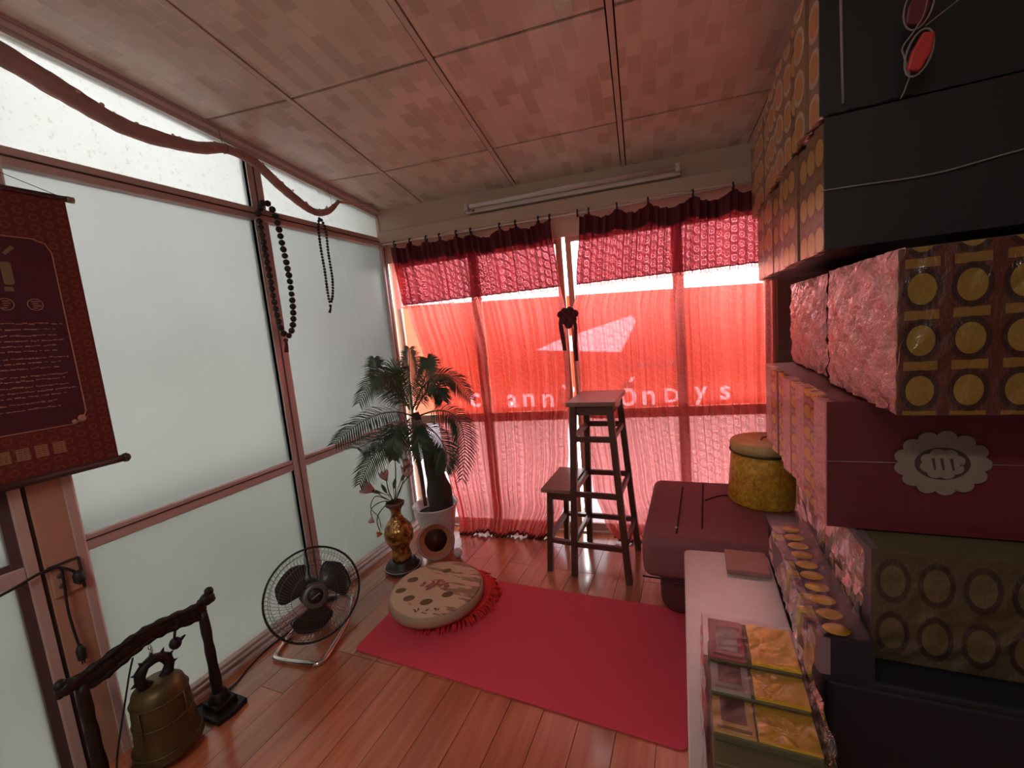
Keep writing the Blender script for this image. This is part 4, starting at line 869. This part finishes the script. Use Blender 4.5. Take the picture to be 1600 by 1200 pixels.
# ------------------------------------------------------------------ palm in a porcelain planter
pc = Vector((-1.635, 2.29, 0)); T = Matrix.Translation(pc)
po = thing('porcelain_planter', 'white porcelain planter pot holding the artificial palm', 'planter', tuple(pc))
m = MB(); m.lathe([(.085, 0), (.09, .006), (.095, .05), (.115, .14), (.132, .24), (.142, .285), (.154, .30), (.150, .306), (.138, .296), (.125, .24), (1e-6, .235)], 40, T); m.build('pot', M['porcelain'], po)
m = MB(); m.lathe([(.124, .243), (.06, .248), (1e-6, .249)], 24, T); m.build('gravel', M['soil'], po)
pl = thing('artificial_palm', 'dark green artificial palm with arching fronds in the corner', 'palm', (pc.x, pc.y, .25))
m = MB(); tp = catmull([(-1.60, 2.315, .25), (-1.603, 2.312, .36), (-1.612, 2.308, .46), (-1.632, 2.298, .62), (-1.662, 2.28, .78), (-1.69, 2.262, .93)], 5)
m.tube(tp, [interp([(0, .078), (.25, .085), (.45, .062), (.75, .038), (1, .026)], k/(len(tp)-1)) for k in range(len(tp))], 14); m.build('trunk', M['trunk'], pl)
m = MB(); m.tube(catmull([(-1.685, 2.25, .30), (-1.69, 2.25, .5), (-1.70, 2.245, .68), (-1.70, 2.25, .9)], 5), [interp([(0, .012), (.6, .016), (1, .012)], k/15) for k in range(16)], 8); m.build('sheath', M['trunk2'], pl)
m = MB(); m.tube(catmull([(-1.615, 2.27, .60), (-1.57, 2.27, .66), (-1.54, 2.28, .68), (-1.50, 2.30, .655)], 4), [.006]*5+[.005]*5+[.003]*3, 6); m.build('dead_stalk', M['carved'], pl)
FR = [((-1.700,2.250,.913),(-1.675,2.229,1.147),(-1.665,2.254,1.351)), ((-1.712,2.241,.958),(-1.718,2.148,1.182),(-1.667,2.124,1.262)), ((-1.714,2.240,1.009),(-1.728,2.075,1.212),(-1.787,1.888,1.077)), ((-1.710,2.242,.979),(-1.807,2.139,1.146),(-1.802,2.077,1.314)),
 ((-1.700,2.250,.913),(-1.705,1.930,.992),(-1.752,1.641,.903)), ((-1.722,2.233,.853),(-1.710,1.959,.822),(-1.761,1.775,.630)), ((-1.674,2.270,1.015),(-1.505,2.342,1.167),(-1.331,2.379,.999)), ((-1.680,2.265,.952),(-1.515,2.235,1.100),(-1.440,2.225,1.019)),
 ((-1.667,2.274,.908),(-1.367,2.254,.890),(-1.365,2.228,.516)), ((-1.686,2.261,.889),(-1.471,2.205,.758),(-1.437,2.167,.585)), ((-1.720,2.235,.874),(-1.647,2.012,.887),(-1.645,1.948,.729)), ((-1.692,2.256,.890),(-1.560,2.080,.863),(-1.516,2.050,.701)),
 ((-1.696,2.253,.955),(-1.601,2.306,1.176),(-1.580,2.315,1.278)), ((-1.718,2.236,.895),(-1.780,1.930,.829),(-1.759,1.776,.835))]
rnd = random.Random(9)
for k, (a, c, d) in enumerate(FR):
    a, c, d = Vector(a), Vector(c), Vector(d); ctl = c*2 - (a+d)*.5
    crv = [a*(1-t)**2 + ctl*2*t*(1-t) + d*t*t for t in [q/40 for q in range(41)]]
    m = MB(); m.tube(crv[::2], [lerp(.006, .0012, q/20) for q in range(21)], 5)
    for q in range(5, 41):
        t = q/40; p = crv[q]; tg = (crv[min(40, q+1)]-crv[q-1]).normalized(); nm_ = Vector((.42, -.55, .72))
        s_ = tg.cross(nm_)
        if s_.length < .25: s_ = Vector((.8, .6, 0))
        s_ = (s_ - tg*s_.dot(tg)).normalized(); nn_ = s_.cross(tg)
        Lf = .125*(sin(pi*(t*.78+.15)))**.6*(.88+.24*rnd.random())
        for sg_ in (-1, 1):
            dr_ = (s_*sg_ + tg*(.42+.55*t) + nn_*rnd.uniform(-.12, .2)).normalized()
            e = p + dr_*Lf + Vector((0, 0, -Lf*.26)); mdp = p + dr_*Lf*.5 + Vector((0, 0, -Lf*.03)); wv = (tg - dr_*tg.dot(dr_)).normalized(); w = .0046
            m.add([p-wv*w*.6, p+wv*w*.6, mdp+wv*w, mdp-wv*w, e], [(0,1,2,3), (3,2,4)])
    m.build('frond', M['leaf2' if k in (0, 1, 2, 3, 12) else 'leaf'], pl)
# bowl tipped on its side
bd = Vector((.55, -.80, .22)).normalized(); bx = Vector((0,0,1)).cross(bd).normalized(); by = bd.cross(bx); bc = Vector((-1.535, 2.11, .136))
BMx = Matrix(((bx.x, by.x, bd.x, bc.x), (bx.y, by.y, bd.y, bc.y), (bx.z, by.z, bd.z, bc.z), (0,0,0,1)))
bo = thing('tipped_bowl', 'glazed round bowl tipped on its side facing the room, rust coloured inside', 'bowl', (bc.x, bc.y, 0))
m = MB(); m.lathe([(1e-6, -.072), (.03, -.07), (.065, -.06), (.10, -.036), (.115, -.008), (.120, .0), (.117, .006), (.104, .004)], 40, BMx, None, False); m.build('bowl_outside', M['rim'], bo)
m = MB(); m.lathe([(.106, .0045), (.10, -.002), (.086, -.018), (.070, -.030)], 40, BMx, None, False); m.build('bowl_inner_band', M['ochre'], bo)
m = MB(); m.lathe([(.0715, -.029), (.055, -.042), (.03, -.049), (1e-6, -.051)], 32, BMx, lambda a, i: .04*sin(3*a)); m.build('bowl_hollow', M['cavity'], bo)
m = MB(); m.lathe([(.012, .0), (.026, .02), (.028, .04), (.018, .055), (1e-6, .058)], 20, Matrix.Translation((-1.43, 2.185, 0))); 
tag(m.build('floor_glint', M['porcelain'], loc=(-1.43, 2.185, 0)), 'tiny white shape standing in for a glint right of the tipped bowl', 'glint')  # white shape put in for the glint beside the bowl

# ------------------------------------------------------------------ maroon bench, gold hat box
be = thing('maroon_bench', 'low maroon upholstered bench with slit seams below the right curtain', 'bench', (.2, 2.2, 0))
def rbox(lo, hi, r, mat, name, label=None):
    o = MB().box(lo, hi).build(name, M[mat], be, label=label); md = o.modifiers.new('b', 'BEVEL'); md.width = r; md.segments = 5
    for p in o.data.polygons: p.use_smooth = True
    return o
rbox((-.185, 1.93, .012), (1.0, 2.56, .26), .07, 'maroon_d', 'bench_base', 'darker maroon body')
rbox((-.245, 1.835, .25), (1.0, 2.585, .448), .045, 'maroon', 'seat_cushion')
for x, y0b, y1b in ((-.085, 1.90, 2.46), (.02, 1.97, 2.52)):
    m = MB(); m.bar((x-.012, y0b, .4485), (x+.004, y1b, .4485), .007, .004); m.build('slit_seam', M['seam'], be)
m = MB(); m.tube(catmull([(.03, 2.29, .449), (.10, 2.36, .450), (.16, 2.37, .450), (.24, 2.35, .449)], 4), .004, 5); m.build('slit_seam', M['seam'], be)
m = MB(); m.tube([(-.245+.045*0, 1.836, .262), (1.0, 1.836, .262)], .004, 5); m.build('piping', M['seam'], be)
m = MB(); m.ball((-.10, 1.95, .451), .006, 8, 6); m.build('button', M['white'], be)
hb = thing('hat_box', 'round gold brocade hat box with a lid standing on the maroon bench', 'box', (.31, 2.36, .449))
T = Matrix.Translation((.31, 2.36, 0))
m = MB(); m.lathe([(.165, .449), (.172, .46), (.160, .60), (.150, .715), (.12, .72), (1e-6, .72)], 44, T); m.build('box_body', M['brocade'], hb)
m = MB(); m.lathe([(.156, .705), (.157, .745), (.150, .756), (.12, .76), (1e-6, .761)], 44, T); m.build('lid', M['brocade_top'], hb, label='paler gold lid')
m = MB(); m.lathe([(.1572, .702), (.159, .705), (.159, .711), (.1572, .714)], 44, T); m.build('lid_trim', M['bronze'], hb)
m = MB(); m.tube(catmull([(.29, 2.33, .761), (.30, 2.335, .774), (.33, 2.34, .777), (.36, 2.345, .763)], 4), .004, 6); m.build('lid_handle', M['bronze'], hb)
m = MB(); m.tube([(.157, 2.34, .735), (.151, 2.335, .715)], .004, 6); m.build('clasp', M['bronze'], hb)

# ------------------------------------------------------------------ grey table and the packs on it
tb = thing('low_table', 'low mottled grey table with rounded corners beside the rug', 'table', (.08, 1.0, 0))
m = MB(); pts = []
cs = [(-.025, .20), (.235, .20), (.238, 1.785), (-.064, 1.765)]
for k, (x, y) in enumerate(cs):
    c = Vector((x, y)); p = Vector(cs[k-1]); q = Vector(cs[(k+1) % 4]); r = .03
    a = c + (p-c).normalized()*r; d = c + (q-c).normalized()*r
    for t in (0, .25, .5, .75, 1): pts.append(tuple(a*(1-t)**2 + c*2*t*(1-t) + d*t*t))
m.prism(pts, .425, .45); m.build('table_top', M['table'], tb, bevel=.004)
for x, y in ((.0, .28), (.19, .28), (.19, 1.68), (-.02, 1.68)): MB().box((x-.02, y-.02, 0), (x+.02, y+.02, .426)).build('leg', M['table_leg'], tb, bevel=.003)
for a, c in (((-.0, .28), (-.02, 1.68)), ((.19, .28), (.19, 1.68))): MB().bar((*a, .39), (*c, .39), .02, .06).build('apron', M['table_leg'], tb)
ca = MB().box((.085, 1.62, .4505), (.225, 1.77, .468)).build('cardboard_piece', M['carton'], loc=(.155, 1.7, .4505), bevel=.003); tag(ca, 'flat rose coloured cardboard piece lying at the far end of the grey table', 'cardboard')

def crinkle(mb, p0, ux, uy, nu, nv, amp, seed, droop=0):     # a crumpled sheet spanning p0 + u*ux + v*uy
    rnd = random.Random(seed); n = Vector(ux).cross(Vector(uy)).normalized(); p0, ux, uy = Vector(p0), Vector(ux), Vector(uy)
    H = [[rnd.uniform(-1, 1) for _ in range(nu+1)] for _ in range(nv+1)]
    return mb.grid(lambda u, v: p0 + ux*u + uy*v + n*(amp*H[round(v*nv)][round(u*nu)]), nu, nv, smooth=False)
# dark stacked packs below, gold pack on top
for k, (xa, xb, ya, yb, z0, z1, mt, lb) in enumerate(((.012, .235, .70, 1.10, .4505, .478, 'olive', 'dim olive paper pack lowest in the stack on the grey table'),
                                                     (.0, .225, .755, 1.125, .4785, .506, 'label_dark', 'dark brown paper pack in the middle of the stack on the grey table'),
                                                     (.008, .215, .80, 1.14, .5065, .534, 'olive', 'olive paper pack just below the gold foil pack'))):
    t = thing('paper_pack', lb, 'paper pack', ((xa+xb)/2, (ya+yb)/2, z0))
    for q in range(3):
        z = lerp(z0, z1, q/3); e = random.uniform(-.006, .006); MB().box((xa+e, ya+e, z), (xb+e, yb+e, z+(z1-z0)/3-.001)).build('paper_bundle', M[mt], t, bevel=.002)
    m = MB(); crinkle(m, (xa-.012, ya, z1+.0003), (0, yb-ya, 0), (.0, 0, -(z1-z0)), 14, 2, .004, k+3); m.build('plastic_wrap', M['film'], t)
gp = thing('gold_paper_pack', 'cellophane wrapped pack of gold foil paper with printed labels on the table', 'paper pack', (.1, 1.0, .535))
for k, (ya, yb, z, lm, dk) in enumerate(((.845, 1.00, .553, 'label_tan', 'label_dark'), (.935, 1.075, .566, 'label_grey', 'label_dark'), (1.02, 1.165, .579, 'label_red', 'label_grey'))):
    ya0 = ya
    MB().box((.010, ya, z-.018 if k else .5345), (.198, yb, z)).build('paper_bundle', M['olive'], gp, bevel=.003)
    MB().box((.092+.004*k, ya+.002, z), (.198, yb-.002, z+.0035)).build('gold_sheet', M['goldpaper'], gp, bevel=.001)
    MB().box((.010, ya+.002, z), (.088, yb-.002, z+.003)).build('printed_label', M[lm], gp)
    m = MB(); m.box((.026, ya+.03, z+.003), (.074, yb-.03, z+.0036)); m.build('label_picture', M[dk], gp)
    m = MB()
    for q in range(4): m.bar((.018, ya+.012+.002*q, z+.0034), (.082, ya+.012+.002*q, z+.0034), .0012, .0004)
    m.build('label_print', M['ink'], gp, kind='stuff')
m = MB()
for ya, yb, z in ((.845, 1.0, .561), (.94, 1.08, .574), (1.03, 1.17, .587)): crinkle(m, (-.004, ya, z), (.225, 0, .001), (0, yb-ya, .0), 12, 8, .0022, int(ya*100))
crinkle(m, (-.008, .84, .537), (0, .34, 0), (.003, 0, .051), 16, 5, .004, 21); crinkle(m, (.207, .84, .537), (.003, .34, 0), (.006, 0, .051), 16, 5, .007, 22); crinkle(m, (-.004, 1.172, .537), (.215, 0, 0), (0, 0, .051), 10, 4, .004, 23)
m.build('plastic_wrap', M['film'], gp)

# ------------------------------------------------------------------ the tall pile of joss paper at the right
ch = thing('dark_chest', 'dark navy cloth covered chest under the pile of joss paper', 'chest', (.62, 1.5, 0))
MB().box((.243, 1.02, 0), (1.03, 1.82, .585)).build('chest_body', M['navy'], ch, bevel=.012)
MB().box((.236, 1.012, .585), (1.035, 1.83, .602)).build('chest_lid', M['navy'], ch, bevel=.005)
def bundle_pack(name, label, x0, x1, y0, y1, z0, z1, nb, edge, body, front=None, seed=1, film=True, jag=.006, alt=None, cat='paper pack', pitch=None):
    t = thing(name, label, cat, ((x0+x1)/2, (y0+y1)/2, z0)); rnd = random.Random(seed)
    MB().box((x0+.02, y0+.004, z0+.002), (x1, y1-.004, z1-.002)).build('pack_core', M[body], t)
    w = (y1-y0)/nb
    for k in range(nb):
        ya = y0 + k*w; e = rnd.uniform(-jag, jag); dz = rnd.uniform(0, jag*.8)
        m = MB(); dep = .028
        m.add([(x0+e+.004, ya, z0+dz), (x0+e-.005, ya+w*.84, z0+dz*.4), (x0+e+.004, ya+w*.96, z0+dz), (x0+.03, ya+w*.96, z0+dz), (x0+.03, ya, z0+dz),
               (x0+e+.004, ya, z1-dz), (x0+e-.005, ya+w*.84, z1-dz*.5), (x0+e+.004, ya+w*.96, z1-dz), (x0+.03, ya+w*.96, z1-dz), (x0+.03, ya, z1-dz)],
              [(0,5,6,1), (1,6,7,2), (2,7,8,3), (4,9,5,0), (3,8,9,4), (5,9,8,7,6), (0,1,2,3,4)])
        for q, f in enumerate(m.f):
            m.uv[q] = [(((m.v[i].y-ya)/w)*.083, m.v[i].z) for i in f]
        m.build('paper_bundle', M[alt if (alt and rnd.random() < .4) else edge], t)
    if front: MB().box((x0+.006, y0-.003, z0+.001), (x1, y0+.004, z1-.001)).build('front_sheet', M[front], t, bevel=.001)
    if film:
        m = MB(); crinkle(m, (x0-.012, y0-.004, z0-.006), (0, y1-y0+.004, 0), (0, 0, z1-z0+.008), max(10, nb*2), 9, .005, seed+40); m.build('plastic_wrap', M['film'], t)
    return t
# from the chest upwards
RP = bundle_pack('joss_paper_pack', 'low pack of coin printed bundles jutting out beside the grey table', .215, .322, 1.0, 1.52,   .604, .70, 10, 'coinR', 'navy', None, 2, False, .008, 'mauve')
m = MB()
for k in range(10):
    ya = 1.0+.052*k
    m.lathe([(1e-6, .7035), (.021, .703), (.0225, .7005)], 18, Matrix.Translation((.262, ya+.026, 0)) @ Matrix.Diagonal((1.15, .85, 1, 1)))
m.build('coin_top', M['goldpaper'], RP, kind='stuff')
m = MB(); crinkle(m, (.208, .99, .59), (0, .54, 0), (.006, 0, .115), 26, 6, .005, 77); crinkle(m, (.21, .99, .708), (.10, 0, .006), (0, .54, 0), 8, 26, .003, 78); m.build('plastic_wrap', M['film'], RP)
G = bundle_pack('joss_paper_pack', 'olive coin printed pack at the base of the pile, wrapped in loose film', .335, 1.02, 1.09, 1.75, .604, .862, 8, 'mauve', 'olive', 'coinG', 5, True, .004)
m = MB(); crinkle(m, (.312, 1.066, .606), (.004, .36, 0), (.004, 0, .258), 18, 10, .010, 91); crinkle(m, (.325, 1.080, .606), (.60, 0, 0), (0, 0, .26), 24, 10, .003, 92); m.build('loose_film', M['film'], G)
Mp = bundle_pack('joss_paper_pack', 'maroon fronted pack with a paper rose, second layer of the pile', .275, 1.02, 1.178, 2.05, .866, 1.172, 12, 'coinM', 'dmaroon', 'dmaroon', 9, False, .009, 'pink')
ec = Vector((.483, 1.170, 1.034)); m = MB(); TE = Matrix(((1,0,0,ec.x),(0,0,-1,ec.y),(0,1,0,ec.z),(0,0,0,1)))
def petal_ring(mb, n, r0, pr, z0, z1, ph=0):
    for k in range(n):
        a = 2*pi*(k+ph)/n; cx, cy = r0*cos(a), r0*.88*sin(a)
        mb.prism([(cx+pr*cos(t), cy+pr*.92*sin(t)) for t in [2*pi*q/14 for q in range(14)]], z0, z1 + .00025*((k*5) % 7), TE)
petal_ring(m, 13, .064, .0175, .001, .0030); m.prism([(.066*cos(t), .058*sin(t)) for t in [2*pi*q/28 for q in range(28)]],    .001, .0056, TE); m.build('rose_outer_petals', M['emblem'], Mp)
m = MB(); m.prism([(.046*cos(t), .036*sin(t)) for t in [2*pi*q/28 for q in range(28)]], .0050, .0062, TE); m.build('rose_shadow', M['emblem_cut'], Mp)
m = MB(); petal_ring(m, 8, .025, .0135, .0055, .0068, .4); m.prism([(.028*cos(t), .022*sin(t)) for t in [2*pi*q/24 for q in range(24)]], .0055, .0092, TE); m.build('rose_inner_petals', M['emblem'], Mp)
m = MB()
for dx in (-.016, -.002, .014): m.prism([(dx-.003, .012), (dx+.002, .013), (dx+.005, -.012), (dx+.002, -.014)], .0085, .0102, TE)
m.build('rose_slits', M['emblem_cut'], Mp)
m = MB(); m.tube([(.28, 1.172, 1.03), (.40, 1.172, 1.031), (1.0, 1.172, 1.035)], .0011, 4); m.build('tie_string', M['string'], Mp)
for nm, yy0, yy1, sd, lb in (('a', .998, 1.435, 14, 'pink film wrapped coin printed pack in the middle layer of the pile'), ('b', 1.55, 2.04, 15, 'smaller looking pink wrapped pack behind the coin printed one in the pile')):
    t = thing('joss_paper_pack', lb, 'paper pack', (.6, (yy0+yy1)/2, 1.18)); dx = 0 if nm == 'a' else .022
    MB().box((.352+dx, yy0+.004, 1.177), (1.02, yy1-.004, 1.482)).build('pack_core', M['dmaroon'], t)
    def skin(u, v, yy0=yy0, yy1=yy1, sd=sd, dx=dx):
        bul = .022*sin(pi*u)**.6*sin(pi*v)**.6; n = .0045*sin(u*31+sd)*sin(v*23+u*11) + .003*sin(u*57+v*41+sd*2)
        return Vector((.350+dx-bul-n, lerp(yy0, yy1, u)+.004*sin(v*9+sd)*(u < .01 or u > .99), lerp(1.177, 1.484, v)))
    m = MB(); m.grid(skin, 34, 24, smooth=True); m.build('pink_wrap', M['pink'], t)
    if nm == 'a':
        MB().box((.345, .996, 1.178), (1.02, 1.002, 1.482)).build('front_sheet', M['coinP'], t, bevel=.002)
        m = MB(); crinkle(m, (.34, .993, 1.177), (.62, 0, 0), (0, 0, .306), 24, 10, .0025, 33); m.build('plastic_wrap', M['film'], t)
A = bundle_pack('joss_paper_pack', 'black fronted pack with gold coin edges, second from the top of the pile', .284, 1.02, 1.235, 2.24, 1.52, 1.812, 13, 'coinA', 'dblack', 'dblack', 20, False, .009, 'coinA2')
B = bundle_pack('joss_paper_pack', 'black fronted pack with gold coin edges, topmost of the pile near the ceiling', .282, 1.02, 1.262, 2.40, 1.822, 2.142, 13, 'coinA2', 'dblack', 'dblack', 23, False, .008, 'coinA')
m = MB(); m.tube(catmull([(.284, 1.232, 1.655), (.35, 1.228, 1.652), (.48, 1.226, 1.648), (.62, 1.228, 1.665), (.95, 1.23, 1.70)], 6), .0018, 5); m.build('tie_string', M['string'], A)
m = MB(); m.tube([(.325, 1.256, 2.13), (.327, 1.255, 2.0), (.331, 1.255, 1.84)], .0032, 6); m.build('tie_string', M['string'], B)
m = MB(); crinkle(m, (.284, 1.235, 1.818), (.16, 0, -.0), (0, .9, 0), 8, 20, .003, 60); m.build('pack_fold', M['film'], A)
# red packet ornament hanging in front of the black packs
og = thing('hanging_packet', 'small red packet in white net hanging before the black packs, upper right', 'packet', (.42, 1.19, 1.9))
def rayp(x, z): return Vector((x, 1.19, z))
m = MB(); m.prism([(-.013, -.032), (.009, -.034), (.019, .0), (.016, .034), (-.004, .036), (-.014, .0)], -.006, .006, Matrix.Translation((.438, 1.19, 1.878)) @ Matrix.Rotation(R(90), 4, 'X') @ Matrix.Rotation(R(-14), 4, 'Z')); m.build('red_packet', M['red_packet'], og, bevel=.004)
m = MB(); m.prism([(-.016, -.03), (.012, -.034), (.02, .0), (.014, .034), (-.008, .032), (-.018, .0)], -.006, .006, Matrix.Translation((.436, 1.195, 1.965)) @ Matrix.Rotation(R(90), 4, 'X') @ Matrix.Rotation(R(-10), 4, 'Z')); m.build('red_packet', M['dmaroon'], og, bevel=.004)
m = MB()
ring = [rayp(.438+.021*cos(a)+.008*sin(a), 1.878+.042*sin(a)) for a in [2*pi*k/20 for k in range(20)]]; m.tube(ring, .0022, 5, closed=True)
ring = [rayp(.436+.023*cos(a)+.006*sin(a), 1.965+.042*sin(a)) for a in [2*pi*k/20 for k in range(20)]]; m.tube(ring, .0018, 5, closed=True)
m.tube(catmull([rayp(.452, 2.14), rayp(.45, 2.02), rayp(.446, 1.955), rayp(.43, 1.922), rayp(.412, 1.897), rayp(.414, 1.88), rayp(.424, 1.842)], 5), .0018, 5)
m.tube([rayp(.447, 1.925), rayp(.48, 1.945), rayp(.53, 1.975)], .0012, 4); m.tube([rayp(.424, 1.838), rayp(.416, 1.812), rayp(.41, 1.80)], .0015, 4)
m.build('white_net', M['string'], og)
